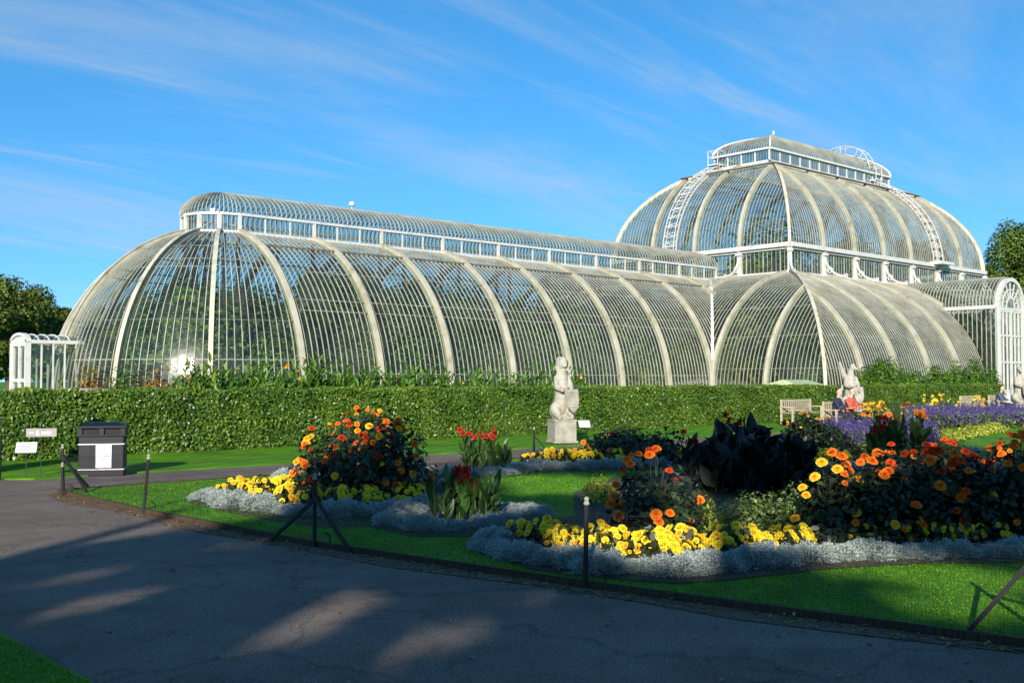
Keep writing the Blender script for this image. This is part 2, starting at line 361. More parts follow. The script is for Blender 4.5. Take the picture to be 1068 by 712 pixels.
# look up the sky a little above the true direction, clear of the pale band at the very horizon
tc0 = N(nt, 'ShaderNodeTexCoord'); s0 = N(nt, 'ShaderNodeSeparateXYZ'); nt.links.new(tc0.outputs['Generated'], s0.inputs[0])
z1 = N(nt, 'ShaderNodeMath', operation='MAXIMUM'); z1.inputs[1].default_value = 0.0; nt.links.new(s0.outputs['Z'], z1.inputs[0])
z2 = N(nt, 'ShaderNodeMath', operation='MULTIPLY_ADD'); z2.inputs[1].default_value = .90; z2.inputs[2].default_value = .13; nt.links.new(z1.outputs[0], z2.inputs[0])
c0 = N(nt, 'ShaderNodeCombineXYZ'); nt.links.new(s0.outputs['X'], c0.inputs[0]); nt.links.new(s0.outputs['Y'], c0.inputs[1]); nt.links.new(z2.outputs[0], c0.inputs[2])
vn = N(nt, 'ShaderNodeVectorMath', operation='NORMALIZE'); nt.links.new(c0.outputs[0], vn.inputs[0]); nt.links.new(vn.outputs[0], sky.inputs[0])
hs = N(nt, 'ShaderNodeHueSaturation', Saturation=1.34, Value=1.68, Hue=.496); nt.links.new(sky.outputs[0], hs.inputs['Color'])
# thin cirrus: streaked noise on a plane high above the ground
tc = N(nt, 'ShaderNodeTexCoord'); sp = N(nt, 'ShaderNodeSeparateXYZ'); nt.links.new(tc.outputs['Generated'], sp.inputs[0])
mz = N(nt, 'ShaderNodeMath', operation='MAXIMUM'); mz.inputs[1].default_value = .03; nt.links.new(sp.outputs['Z'], mz.inputs[0])
az = N(nt, 'ShaderNodeMath', operation='ADD'); az.inputs[1].default_value = .12; nt.links.new(mz.outputs[0], az.inputs[0])
dx = N(nt, 'ShaderNodeMath', operation='DIVIDE'); nt.links.new(sp.outputs['X'], dx.inputs[0]); nt.links.new(az.outputs[0], dx.inputs[1])
dy = N(nt, 'ShaderNodeMath', operation='DIVIDE'); nt.links.new(sp.outputs['Y'], dy.inputs[0]); nt.links.new(az.outputs[0], dy.inputs[1])
cb = N(nt, 'ShaderNodeCombineXYZ'); nt.links.new(dx.outputs[0], cb.inputs[0]); nt.links.new(dy.outputs[0], cb.inputs[1])
def cirrus(rot, scl, sc, lo, hi, amt, off):
    mp = N(nt, 'ShaderNodeMapping'); mp.inputs['Rotation'].default_value = (0, 0, rot); mp.inputs['Scale'].default_value = scl; mp.inputs['Location'].default_value = off
    nt.links.new(cb.outputs[0], mp.inputs[0])
    n = N(nt, 'ShaderNodeTexNoise', Scale=sc, Detail=9, Roughness=.62, Distortion=.5); nt.links.new(mp.outputs[0], n.inputs['Vector'])
    r = N(nt, 'ShaderNodeMapRange'); r.interpolation_type = 'SMOOTHSTEP'
    r.inputs['From Min'].default_value = lo; r.inputs['From Max'].default_value = hi; r.inputs['To Max'].default_value = amt
    nt.links.new(n.outputs['Fac'], r.inputs[0]); return r.outputs[0]
ca = cirrus(R(-35), (.45, 1.5, 1), .8, .46, .80, .72, (1.1, 5.2, 0))
cbb = cirrus(R(20), (.4, 2.2, 1), 1.3, .52, .78, .65, (2.3, 9.1, 0))
cm = N(nt, 'ShaderNodeMath', operation='ADD'); nt.links.new(ca, cm.inputs[0]); nt.links.new(cbb, cm.inputs[1]); cm.use_clamp = True
mxc = N(nt, 'ShaderNodeMix'); mxc.data_type = 'RGBA'; nt.links.new(cm.outputs[0], mxc.inputs[0]); nt.links.new(hs.outputs[0], mxc.inputs[6]); mxc.inputs[7].default_value = (4.6, 5.4, 6.2, 1)
nt.links.new(mxc.outputs[2], bg.inputs[0]); nt.links.new(bg.outputs[0], out.inputs[0])
S.view_settings.view_transform = 'Standard'; S.view_settings.look = 'None'; S.view_settings.exposure = .6; S.view_settings.gamma = 1
cy = S.cycles
cy.use_adaptive_sampling = True; cy.adaptive_threshold = .03; cy.use_denoising = True
cy.max_bounces = 7; cy.diffuse_bounces = 3; cy.glossy_bounces = 3; cy.transmission_bounces = 4; cy.transparent_max_bounces = 14
cy.sample_clamp_indirect = 6; cy.caustics_reflective = False; cy.caustics_refractive = False; cy.time_limit = 900


# ------------------------------------------------------------------ the glasshouse
XC, YC = 70.628, 44.93
house = empty('glasshouse', (XC, YC, 0), 0, 'vast white iron and glass palm house with a domed centre and a long low wing', 'glasshouse')
BAY, NB = 3.81, 14
WR, WB, WZ0, WZ1 = 7.15, 7.57, .9, 8.26
WPH = math.asin(7.36/7.57); LHW = 1.70
U0, U1, UA = 20.955, 13.335, 47.625        # half length of the centre, of its drum, apse centre
V0, V1 = 14.35, 7.26
LZ0, LZ1, LPH = .9, 8.40, R(78)
DZ = 10.16
UU, VV, UZ1, UPH = 8.08, 2.31, 16.72, R(68)
K = 19
def wing_line(u, sg, p0=0.0, p1=WPH):
    ph = np.linspace(p0, p1, K)
    P = np.stack([np.full(K, u), sg*WR*np.cos(ph), WZ0+WB*np.sin(ph)], 1)
    Nn = np.stack([np.zeros(K), sg*np.cos(ph), np.sin(ph)], 1); return P, Nn, np.array([1., 0, 0])
def apse_line(side, th, p1=WPH):
    ph = np.linspace(0, p1, K); d = np.array([side*math.cos(th), math.sin(th), 0]); e = np.array([-side*math.sin(th), math.cos(th), 0])
    P = np.array([side*UA, 0, WZ0])+np.outer(WR*np.cos(ph), d)+np.outer(WB*np.sin(ph), [0, 0, 1])
    Nn = np.outer(np.cos(ph), d)+np.outer(np.sin(ph), [0, 0, 1]); return P, Nn, e
def tier_line(axis, sg, c, low=True, p0=0.0):
    """a curve of the centre roof: axis 'v' = long side facing sg*v at u=c, axis 'u' = end facing sg*u at v=c"""
    if low: h0, ins, oth0, oins, z0, dz, pm = (V0, V0-V1, U0, U0-U1, LZ0, LZ1-LZ0, LPH) if axis == 'v' else (U0, U0-U1, V0, V0-V1, LZ0, LZ1-LZ0, LPH)
    else: h0, ins, oth0, oins, z0, dz, pm = (V1, V1-VV, U1, U1-UU, DZ, UZ1-DZ, UPH) if axis == 'v' else (U1, U1-UU, V1, V1-VV, DZ, UZ1-DZ, UPH)
    q = 1-math.cos(pm); p1 = pm
    fmax = (oth0-abs(c))/oins
    if fmax < 1: p1 = math.acos(1-max(fmax, 0)*q)
    if p1-p0 < .03: return None
    ph = np.linspace(p0, p1, K); f = (1-np.cos(ph))/q; h = h0-ins*f; z = z0+dz*np.sin(ph)/math.sin(pm)
    nh = dz*np.cos(ph)/math.sin(pm); nz = ins*np.sin(ph)/q; l = np.hypot(nh, nz); nh /= l; nz /= l
    cc = np.full(K, c); zz = np.zeros(K)
    if axis == 'v': return np.stack([cc, sg*h, z], 1), np.stack([zz, sg*nh, nz], 1), np.array([1., 0, 0])
    return np.stack([sg*h, cc, z], 1), np.stack([sg*nh, zz, nz], 1), np.array([0., 1, 0])
def low_phi(z): return math.asin(min(max((z-LZ0)/(LZ1-LZ0), 0), 1)*math.sin(LPH))
def hip_line(su, sv, low=True):
    if low: a0, b0, a1, b1, z0, dz, pm = U0, V0, U1, V1, LZ0, LZ1-LZ0, LPH
    else: a0, b0, a1, b1, z0, dz, pm = U1, V1, UU, VV, DZ, UZ1-DZ, UPH
    ph = np.linspace(0, pm, K); f = (1-np.cos(ph))/(1-math.cos(pm))
    P = np.stack([su*(a0-(a0-a1)*f), sv*(b0-(b0-b1)*f), z0+dz*np.sin(ph)/math.sin(pm)], 1)
    d = unit(np.array([su*1., sv*1., 0])); nh = np.cos(ph); nz = np.sin(ph)
    return P, np.outer(nh, d)+np.outer(nz, [0, 0, 1]), np.array([-d[1], d[0], 0])
BW, BH = .027, .034
def glaze(mb, lines, w=BW, h=BH, skip_ends=True):
    lines = [l for l in lines if l is not None]
    for i, l in enumerate(lines):
        if 0 < i < len(lines)-1 or not skip_ends: mb.sweep(l[0], l[1], l[2], w, h, -.015, 0)
    for a, b in zip(lines[:-1], lines[1:]): mb.strip(a[0], b[0], 1)
def cross_bars(mb, lines, fracs, w=.05, h0=-.02, h=.02):
    """glazing cross-bars: short bars joining the lines at a fraction of their length"""
    lines = [l for l in lines if l is not None]
    for fr_ in fracs:
        k = int(round(fr_*(K-1)))
        for a, b in zip(lines[:-1], lines[1:]):
            p, q = a[0][k]-a[1][k]*.03, b[0][k]-b[1][k]*.03
            mb.bar(p, q, w, .035, 0, a[1][k])
def level_bars(mb, lines, zs, w=.035):
    """glazing cross-bars at equal heights"""
    lines = [l for l in lines if l is not None]
    for z in zs:
        q = []
        for P, Nn, _ in lines:
            if P[0, 2] <= z <= P[-1, 2]:
                q.append((np.array([np.interp(z, P[:, 2], P[:, i]) for i in range(3)])-Nn[K//2]*.03, Nn[K//2]))
            else: q.append(None)
        for a, b in zip(q[:-1], q[1:]):
            if a is not None and b is not None: mb.bar(a[0], b[0], w, .03, 0, a[1])
GM = [M['bar'], M['glass']]
ZL, ZH = (2.4, 4.2, 5.9, 7.3), (11.8, 13.3, 14.7, 15.8)
rear = MB(); rear_rib = MB()
def rib(line, w=.13, h=.15):
    if line is None: return
    mb = MB(); mb.sweep(line[0], line[1], line[2], w, h, -.14); mb.sweep(line[0], line[1], line[2], w+.055, h+.03, h)
    p = line[0][0]
    mb.box((p[0]+line[1][0][0]*.08, p[1]+line[1][0][1]*.08, p[2]-.05), (.34, .34, .36))
    mb.build('rib', M['cream'], house)
def rrib(line):
    if line is not None: rear_rib.sweep(line[0], line[1], line[2], .2, .16, -.12)
FR = [.12, .38, .42, .62, .80, .84]
FRH = [.25, .5, .75]
for side in (-1, 1):
    vis = side < 0
    # straight bays of the wing and the two bays that run into the centre's end roof
    for sg in (-1, 1):
        for bay in range(9):
            L = []
            for j in range(NB+1):
                u = UA-(bay+j/NB)*BAY; p0 = 0
                if u < U0-1e-6:
                    f = (U0-u)/(U0-U1); z = LZ0+(LZ1-LZ0)*math.sin(math.acos(1-min(f, 1)*(1-math.cos(LPH))))/math.sin(LPH)
                    s_ = (z-WZ0)/WB
                    if z > WZ1-.05: continue
                    p0 = math.asin(s_)
                L.append(wing_line(side*u, sg, p0))
            front = vis and sg < 0
            mb = MB() if front else rear
            glaze(mb, L)
            if bay < 7: cross_bars(mb, L[::2] if not front else L, FR if front else FR[1:4])
            if front: mb.build('glazed_bay', GM, house)
            (rib if front else rrib)(L[0])
    # valley where wing and centre meet
    for sg in (-1, 1):
        f = np.linspace(0, .93, K); z = LZ0+(LZ1-LZ0)*np.sin(np.arccos(1-f*(1-math.cos(LPH))))/math.sin(LPH)
        z = np.minimum(z, WZ1); ph = np.arcsin((z-WZ0)/WB)
        P = np.stack([side*(U0-(U0-U1)*f), sg*WR*np.cos(ph), z], 1); Nn = unit(np.stack([np.full(K, side*.6), np.full(K, sg*.6), np.full(K, .5)], 1))
        if vis and sg < 0:
            mb = MB(); mb.sweep(P, Nn, unit(np.array([side*1., -sg*1., 0])), .16, .14, -.1); mb.build('valley', M['white'], house)
        else: rear_rib.sweep(P, Nn, unit(np.array([side*1., -sg*1., 0])), .16, .14, -.1)
    # apse: six bays round the half circle; every second bar stops at the upper rail
    for bay in range(6):
        th0 = -math.pi/2+bay*math.pi/6; L = []
        for j in range(NB-1):
            L.append(apse_line(side, th0+j/(NB-2)*math.pi/6))
        front = vis and bay < 4
        mb = MB() if front else rear
        for i, l in enumerate(L):
            if 0 < i < len(L)-1:
                if i % 2: l2 = apse_line(side, th0+i/(NB-2)*math.pi/6, R(57)); mb.sweep(l2[0], l2[1], l2[2], .030, BH, -.015, 0)
                else: mb.sweep(l[0], l[1], l[2], .030, BH, -.015, 0)
        for a, b_ in zip(L[:-1], L[1:]): mb.strip(a[0], b_[0], 1)
        cross_bars(mb, L, [.16, .33, .36, .60, .64, .80])
        if front: mb.build('glazed_bay', GM, house)
        if bay > 0: (rib if front else rrib)(L[0])
# centre, lower tier
for sg in (-1, 1):
    st = np.arange(-77, 78)/NB*BAY
    for bay in range(11):
        L = []
        for j in range(NB+1):
            u = -U0+(bay+j/NB)*BAY; p0 = 0
            if sg < 0 and abs(u) < 1.93: p0 = low_phi(min(6.42+math.sqrt(max(1.93**2-u*u, 0)), 8.36))
            L.append(tier_line('v', sg, u, True, p0))
        front = sg < 0
        mb = MB() if front else rear
        glaze(mb, L)
        level_bars(mb, L if front else L[::2], ZL)
        if front: mb.build('glazed_bay', GM, house)
        if bay > 0: (rib if front else rrib)(L[0])
for side in (-1, 1):
    vis = side < 0
    edges = [-V0, -10.75, -WR, -3.6, 0, 3.6, WR, 10.75, V0]
    for a, b_ in zip(edges[:-1], edges[1:]):
        L = []
        for j in range(NB+1):
            v = a+(b_-a)*j/NB; p0 = 0
            if abs(v) < WR-.01:
                z = WZ0+WB*math.sqrt(1-(v/WR)**2)
                if abs(v) < LHW+.04 or z > 8.3: continue
                p0 = low_phi(z)
            L.append(tier_line('u', side, v, True, p0))
        front = vis and a < -1
        mb = MB() if front else rear
        glaze(mb, L); level_bars(mb, L, ZL)
        if front: mb.build('glazed_bay', GM, house)
    for v in edges[1:-1]:
        p0 = 0
        if abs(v) < WR-.01:
            if abs(v) < LHW+.04: continue
            p0 = low_phi(WZ0+WB*math.sqrt(1-(v/WR)**2))
        (rib if vis and v < 0 else rrib)(tier_line('u', side, v, True, p0))
    for sv in (-1, 1):
        h = hip_line(side, sv); (rib if sv < 0 or vis else rrib)(h)
# centre, upper tier
ribu = [-U1+BAY*i for i in range(8)]
for sg in (-1, 1):
    for bay in range(7):
        L = [tier_line('v', sg, -U1+(bay+j/NB)*BAY, False) for j in range(NB+1)]
        front = sg < 0; mb = MB() if front else rear
        glaze(mb, L); level_bars(mb, L if front else L[::2], ZH)
        if front: mb.build('glazed_bay', GM, house)
        if bay > 0: (rib if front else rrib)(L[0])
for side in (-1, 1):
    for bay in range(4):
        w4 = 2*V1/4; L = [tier_line('u', side, -V1+(bay+j/NB)*w4, False) for j in range(NB+1)]
        front = side < 0; mb = MB() if front else rear
        glaze(mb, L); level_bars(mb, L if front else L[::2], ZH)
        if front: mb.build('glazed_bay', GM, house)
        if bay > 0: (rib if front else rrib)(L[0])
    for sv in (-1, 1): (rib if not (side > 0 and sv > 0) else rrib)(hip_line(side, sv, False))
o = rear.build('rear_glazing', GM, house)
o = rear_rib.build('rear_framing', M['cream'], house)

# stone base wall under the glass
mb = MB()
def wall_run(pts, z0, z1, th, mbx, mi=0):
    for a, b_ in zip(pts[:-1], pts[1:]):
        mbx.bar((a[0], a[1], (z0+z1)/2), (b_[0], b_[1], (z0+z1)/2), th, z1-z0, mi)
for side in (-1, 1):
    arc = [(side*(UA+7.2*math.cos(t)), 7.2*math.sin(t)) for t in np.linspace(-math.pi/2, math.pi/2, 25)]
    wall_run([(side*U0, -7.2)]+arc+[(side*U0, 7.2)], -.1, .88, .36, mb)
    wall_run([(side*U0, 7.4), (side*U0, V0)], -.1, .87, .36, mb); wall_run([(side*U0, -V0), (side*U0, -7.4)], -.1, .87, .36, mb)
    wall_run([(side*(U0-.2), V0), (side*.01, V0)], -.1, .86, .36, mb); wall_run([(side*(U0-.2), -V0), (side*2.1, -V0)], -.1, .86, .36, mb)
mb.build('base_wall', M['plinth'], house)

# thin gutter lines high on the curved roofs
mb = MB()
for sg in (-1, 1):
    ph = R(61); z = WZ0+WB*math.sin(ph); v = sg*(WR*math.cos(ph)+.06)
    mb.bar((-UA, v, z+.06), (-U1-3, v, z+.06), .07, .06); mb.bar((UA, v, z+.06), (U1+3, v, z+.06), .07, .06)
fz = 1-.17
ph = UPH*fz; f = (1-math.cos(ph))/(1-math.cos(UPH)); gu, gv, gz = U1-(U1-UU)*f, V1-(V1-VV)*f, DZ+(UZ1-DZ)*math.sin(ph)/math.sin(UPH)
for a, b_ in (((-gu, -gv), (gu, -gv)), ((gu, -gv), (gu, gv)), ((gu, gv), (-gu, gv)), ((-gu, gv), (-gu, -gv))):
    mb.bar((a[0]*1.02+math.copysign(.1, a[0]), a[1]*1.03+math.copysign(.1, a[1]), gz+.14), (b_[0]*1.02+math.copysign(.1, b_[0]), b_[1]*1.03+math.copysign(.1, b_[1]), gz+.14), .22, .07)
mb.build('gutter', M['gutter'], house)

# raised lantern along each wing
def lantern(side, vis):
    root = MB(); zb, ze, hw = 8.26, 9.11, LHW
    ring = [(side*U1, -hw), (side*UA, -hw)]+[(side*(UA+hw*math.cos(t)), hw*math.sin(t)) for t in np.linspace(-math.pi/2, math.pi/2, 7)[1:-1]]+[(side*UA, hw), (side*U1, hw)]
    wall_run(ring, zb-.06, zb+.08, .14, root); wall_run(ring, ze-.10, ze+.02, .17, root)
    fr_ = root.build('lantern', M['white'], house)
    posts, bars = [], MB()
    n3 = 27
    for sv in (-1, 1):
        for i in range(n3+1):
            u = side*(UA-i*BAY/3); main = i % 3 == 0
            posts.append((u, sv*hw, .14 if main else .07, sv < 0 and vis))
            if i < n3:
                for j in range(1, 5):
                    x = u-side*j*BAY/15; bars.bar((x, sv*hw, zb+.08), (x, sv*hw, ze-.1), .025, .03)
        bars.face([(side*UA, sv*(hw-.01), zb), (side*U1, sv*(hw-.01), zb), (side*U1, sv*(hw-.01), ze), (side*UA, sv*(hw-.01), ze)], 1)
    ths = np.linspace(-math.pi/2, math.pi/2, 7)
    for k, t in enumerate(ths):
        if 0 < k < 6: posts.append((side*(UA+hw*math.cos(t)), hw*math.sin(t), .15, vis))
        if k < 6:
            a = np.array([side*(UA+hw*math.cos(t)), hw*math.sin(t)]); b2 = np.array([side*(UA+hw*math.cos(ths[k+1])), hw*math.sin(ths[k+1])])
            bars.face([(*a, zb), (*b2, zb), (*b2, ze), (*a, ze)], 1)
            for j in range(1, 5): p = a+(b2-a)*j/5; bars.bar((*p, zb+.08), (*p, ze-.1), .025, .03)
    bars.build('lantern_glazing', GM, fr_)
    far = MB()
    for u, v, wd, vs in posts:
        if vs: pm = MB(); pm.box((u, v, (zb+ze)/2), (wd, wd, ze-zb-.1)); pm.build('post', M['white'], fr_)
        else: far.box((u, v, (zb+ze)/2), (wd, wd, ze-zb-.1))
    tag(far.build('rear_posts', M['white'], fr_), kind='stuff')
    # barrel roof
    rf = MB(); ph = np.linspace(0, math.pi, 2*K-1); hr = hw+.10; rise = 1.05
    prev = None; nst = 27*5
    for i in range(nst+1):
        u = side*(UA-i*BAY/15)
        P = np.stack([np.full(len(ph), u), -hr*np.cos(ph), ze+.03+rise*np.sin(ph)], 1); Nn = np.stack([0*ph, -np.cos(ph), np.sin(ph)], 1)
        rf.sweep(P, Nn, np.array([1., 0, 0]), .036, .035, -.015, 0)
        if prev is not None: rf.strip(prev, P, 1)
        prev = P
    pq = np.linspace(0, math.pi/2, K); prev = None
    for j in range(0, 31):
        t = -math.pi/2+math.pi*j/30; d = np.array([side*math.cos(t), math.sin(t), 0]); e = np.array([-side*math.sin(t), math.cos(t), 0])
        P = np.array([side*UA, 0, ze+.03])+np.outer(hr*np.cos(pq), d)+np.outer(rise*np.sin(pq), [0, 0, 1]); Nn = np.outer(np.cos(pq), d)+np.outer(np.sin(pq), [0, 0, 1])
        rf.sweep(P[:K if j % 3 == 0 else 13], Nn[:K if j % 3 == 0 else 13], e, .035, .035, -.015, 0)
        if prev is not None: rf.strip(prev, P, 1)
        prev = P
    rf.bar((side*UA, 0, ze+.03+rise), (side*U1, 0, ze+.03+rise), .08, .06)
    rf.build('lantern_roof', GM, fr_)
lantern(-1, True); lantern(1, False)

# drum between the two tiers of the centre
mb = MB()
rect = [(-U1, -V1), (U1, -V1), (U1, V1), (-U1, V1), (-U1, -V1)]
def grow(r, d): return [(x+math.copysign(d, x), y+math.copysign(d, y)) for x, y in r]
wall_run(grow(rect, .10), DZ-.16, DZ+.10, .46, mb); wall_run(grow(rect, .02), DZ-.30, DZ-.165, .26, mb)
drum = mb.build('cornice', M['white'], house)
mb = MB(); wall_run(rect, LZ1-.10, LZ1+.10, .22, mb); mb.build('sill', M['white'], house)
mb = MB(); zb, ze = LZ1+.1, DZ-.3
for a, b_ in zip(rect[:-1], rect[1:]):
    a, b_ = np.array(a), np.array(b_); Ln = np.linalg.norm(b_-a); n = int(round(Ln/.317))
    for i in range(1, n):
        p = a+(b_-a)*i/n; big = i % 4 == 0
        mb.bar((*p, zb), (*p, ze), .07 if big else .028, .05 if big else .03)
    mb.face([(*a, zb), (*b_, zb), (*b_, ze), (*a, ze)], 1)
mb.build('drum_glazing', GM, house)
def column(x, y, dx_, dy_):
    mb = MB(); d = Vector((dx_, dy_, 0)).normalized(); s_ = Vector((-d.y, d.x, 0))
    p = Vector((x, y, 0))+d*.06
    mb.box((p.x, p.y, (LZ1+DZ)/2-.1), (.26, .26, DZ-LZ1-.1), 0, s_, d)
    mb.box((p.x+d.x*.05, p.y+d.y*.05, DZ-.38), (.36, .40, .16), 0, s_, d); mb.box((p.x+d.x*.04, p.y+d.y*.04, LZ1+.06), (.34, .36, .2), 0, s_, d)
    c = mb.build('column', M['white'], house)
    # scroll bracket in the plane that stands out from the wall
    br = MB(); b0 = Vector((x, y, 0))+d*.2
    pts = []
    for t in np.linspace(0, 1, 9):
        a = t*math.pi/2; pts.append(b0+d*(1.45*(1-math.cos(a)))+Vector((0, 0, DZ-.55-1.28*math.sin(a))))
    for q, r_ in zip(pts[:-1], pts[1:]): br.bar(q, r_, .11, .13, 0, s_)
    cx = b0+d*.30+Vector((0, 0, LZ1+.36)); rg = [cx+d*(.17*math.cos(t))+Vector((0, 0, .17*math.sin(t))) for t in np.linspace(0, 2*math.pi, 13)]
    br.tube(rg, .045, 5, cap=False)
    br.bar(b0+Vector((0, 0, LZ1+.09)), b0+d*1.55+Vector((0, 0, LZ1-.18)), .11, .09, 0, (0, 0, 1))
    e = pts[-1]; br.tube([e+Vector((0, 0, .02))+d*(.1*math.cos(t))+Vector((0, 0, .1*math.sin(t))) for t in np.linspace(0, 2*math.pi, 9)], .035, 5, cap=False)
    br.build('bracket', M['white'], c)
for u in ribu:
    if abs(u) < U1-.1: column(u, -V1, 0, -1)
for v in (-V1/2, 0, V1/2): column(-U1, v, -1, 0)
column(-U1, -V1, -1, -1); column(U1, -V1, 1, -1)

# lantern on top of the dome
zb, ze = UZ1, 17.67
r4 = [(-UU, -VV), (UU, -VV), (UU, VV), (-UU, VV), (-UU, -VV)]
mb = MB(); wall_run(r4, zb-.08, zb+.14, .24, mb); wall_run(grow(r4, .05), ze-.08, ze+.06, .28, mb); top = mb.build('dome_lantern', M['white'], house)
mb = MB(); far = MB()
for a, b_ in zip(r4[:-1], r4[1:]):
    a, b_ = np.array(a), np.array(b_); Ln = np.linalg.norm(b_-a); n = int(round(Ln/1.27)); fr_ = a[1] == b_[1] == -VV or a[0] == b_[0] == -UU
    for i in range(n+1):
        p = a+(b_-a)*i/n
        if i < n and fr_: pm = MB(); pm.box((p[0], p[1], (zb+ze)/2), (.10, .10, ze-zb-.2)); pm.build('post', M['white'], top)
        elif i < n: far.box((p[0], p[1], (zb+ze)/2), (.12, .12, ze-zb-.2))
        if i < n:
            for j in range(1, 5): q = a+(b_-a)*(i+j/5)/n; mb.bar((*q, zb+.1), (*q, ze-.08), .026, .03)
    mb.face([(*a, zb), (*b_, zb), (*b_, ze), (*a, ze)], 1)
mb.build('lantern_glazing', GM, top); tag(far.build('rear_posts', M['white'], top), kind='stuff')
RD, RZ = 4.15, 19.35            # half ridge, ridge height
rf = MB()
def top_line(axis, sg, c):
    h0, ins, o0, oi = (VV+.08, VV+.08, UU+.08, UU+.08-RD) if axis == 'v' else (UU+.08, UU+.08-RD, VV+.08, VV+.08)
    pm = R(66); q = 1-math.cos(pm); fm = min((o0-abs(c))/oi, 1); p1 = math.acos(1-max(fm, 0)*q)
    if p1 < .08: return None
    ph = np.linspace(0, p1, K); f = (1-np.cos(ph))/q; h = h0-ins*f; z = ze+.07+(RZ-ze-.07)*np.sin(ph)/math.sin(pm)
    nh = np.cos(ph); nz = np.sin(ph)+.2; l = np.hypot(nh, nz)
    if axis == 'v': return np.stack([np.full(K, c), sg*h, z], 1), np.stack([0*ph, sg*nh/l, nz/l], 1), np.array([1., 0, 0])
    return np.stack([sg*h, np.full(K, c), z], 1), np.stack([sg*nh/l, 0*ph, nz/l], 1), np.array([0., 1, 0])
for sg in (-1, 1):
    glaze(rf, [top_line('v', sg, u) for u in np.linspace(-UU-.04, UU+.04, 61)], .035, .035)
    glaze(rf, [top_line('u', sg, v) for v in np.linspace(-VV-.04, VV+.04, 23)], .035, .035)
rf.build('lantern_roof', GM, top)
mb = MB(); mb.bar((-RD, 0, RZ), (RD, 0, RZ), .12, .1)
for su in (-1, 1):
    for sv in (-1, 1):
        pm = R(66); ph = np.linspace(0, pm, K); f = (1-np.cos(ph))/(1-math.cos(pm))
        P = np.stack([su*(UU+.08-(UU+.08-RD)*f), sv*(VV+.08)*(1-f), ze+.07+(RZ-ze-.07)*np.sin(ph)/math.sin(pm)], 1)
        mb.sweep(P, unit(np.stack([su*np.cos(ph), sv*np.cos(ph), np.sin(ph)+.3], 1)), unit(np.array([su*1., -sv*1., 0])), .1, .1, -.05)
mb.build('ridge', M['white'], top)
mb = MB(); mb.lathe([(.01, .55), (.06, .45), (.11, .32), (.05, .22), (.05, 0)], 8, 0, (-RD, 0, RZ)); mb.build('finial', M['white'], top)

# white access ladders that follow the dome, and the hoop gantry over the lantern
def ladder(axis, sg, c):
    l1, l2 = tier_line(axis, sg, c-.45, False), tier_line(axis, sg, c+.45, False); mb = MB()
    A, B = l1[0]+l1[1]*.40, l2[0]+l2[1]*.40; A0, B0 = l1[0]+l1[1]*.12, l2[0]+l2[1]*.12
    def interp(Q, t): x = t*(K-1); i = min(int(x), K-2); return Q[i]+(Q[i+1]-Q[i])*(x-i)
    for Q in (A, B, A0, B0):
        for i in range(K-1): mb.bar(Q[i], Q[i+1], .05, .05)
    n = 26
    for i in range(n+1):
        t = i/n; mb.bar(interp(A0, t), interp(B0, t), .04, .04); mb.bar(interp(A, t), interp(A0, t), .03); mb.bar(interp(B, t), interp(B0, t), .03)
        if i < n and i % 2 == 0:
            mb.bar(interp(A, t), interp(A0, t+1/n), .04); mb.bar(interp(B, t), interp(B0, t+1/n), .04); mb.bar(interp(A0, t), interp(B0, t+1/n), .04)
            mb.bar(interp(A, t), interp(B, t), .04)
    p = (A0[0]+B0[0])/2; nrm = l1[1][0]
    mb.box(p+nrm*.35+np.array([0, 0, .12]), (1.9 if axis == 'v' else 1.0, 1.0 if axis == 'v' else 1.9, .22))
    e = (A0[-1]+B0[-1])/2
    mb.box(e+np.array([0, 0, .25])+nrm*.1, (.9, .9, .08))
    for qx in (-.42, .42):
        for qy in (-.42, .42): mb.bar(e+nrm*.1+np.array([qx, qy, .25]), e+nrm*.1+np.array([qx, qy, 1.25]), .05)
    for zz in (.8, 1.25):
        for a, b_ in (((-.42, -.42), (.42, -.42)), ((.42, -.42), (.42, .42)), ((.42, .42), (-.42, .42)), ((-.42, .42), (-.42, -.42))):
            mb.bar(e+nrm*.1+np.array([*a, zz]), e+nrm*.1+np.array([*b_, zz]), .045)
    mb.build('roof_ladder', M['white'], house)
ladder('u', -1, 2.0); ladder('v', -1, 5.6)
mb = MB()
for uu in (4.9, 5.7):
    pts = [(uu, -(VV+.15)*math.cos(t), ze+.3+2.05*math.sin(t)) for t in np.linspace(0.0, math.pi, 19)]
    mb.tube(pts, .035, 5)
    for t in (.9, 1.57, 2.2): mb.bar((uu, -(VV+.15)*math.cos(t), ze+.3+2.05*math.sin(t)), (uu, -(VV)*math.cos(t)*.85, ze+1.35), .05)
for t in np.linspace(.2, math.pi-.2, 8): mb.bar((4.9, -(VV+.15)*math.cos(t), ze+.3+2.05*math.sin(t)), (5.7, -(VV+.15)*math.cos(t), ze+.3+2.05*math.sin(t)), .045)
mb.build('hoop_gantry', M['white'], house)

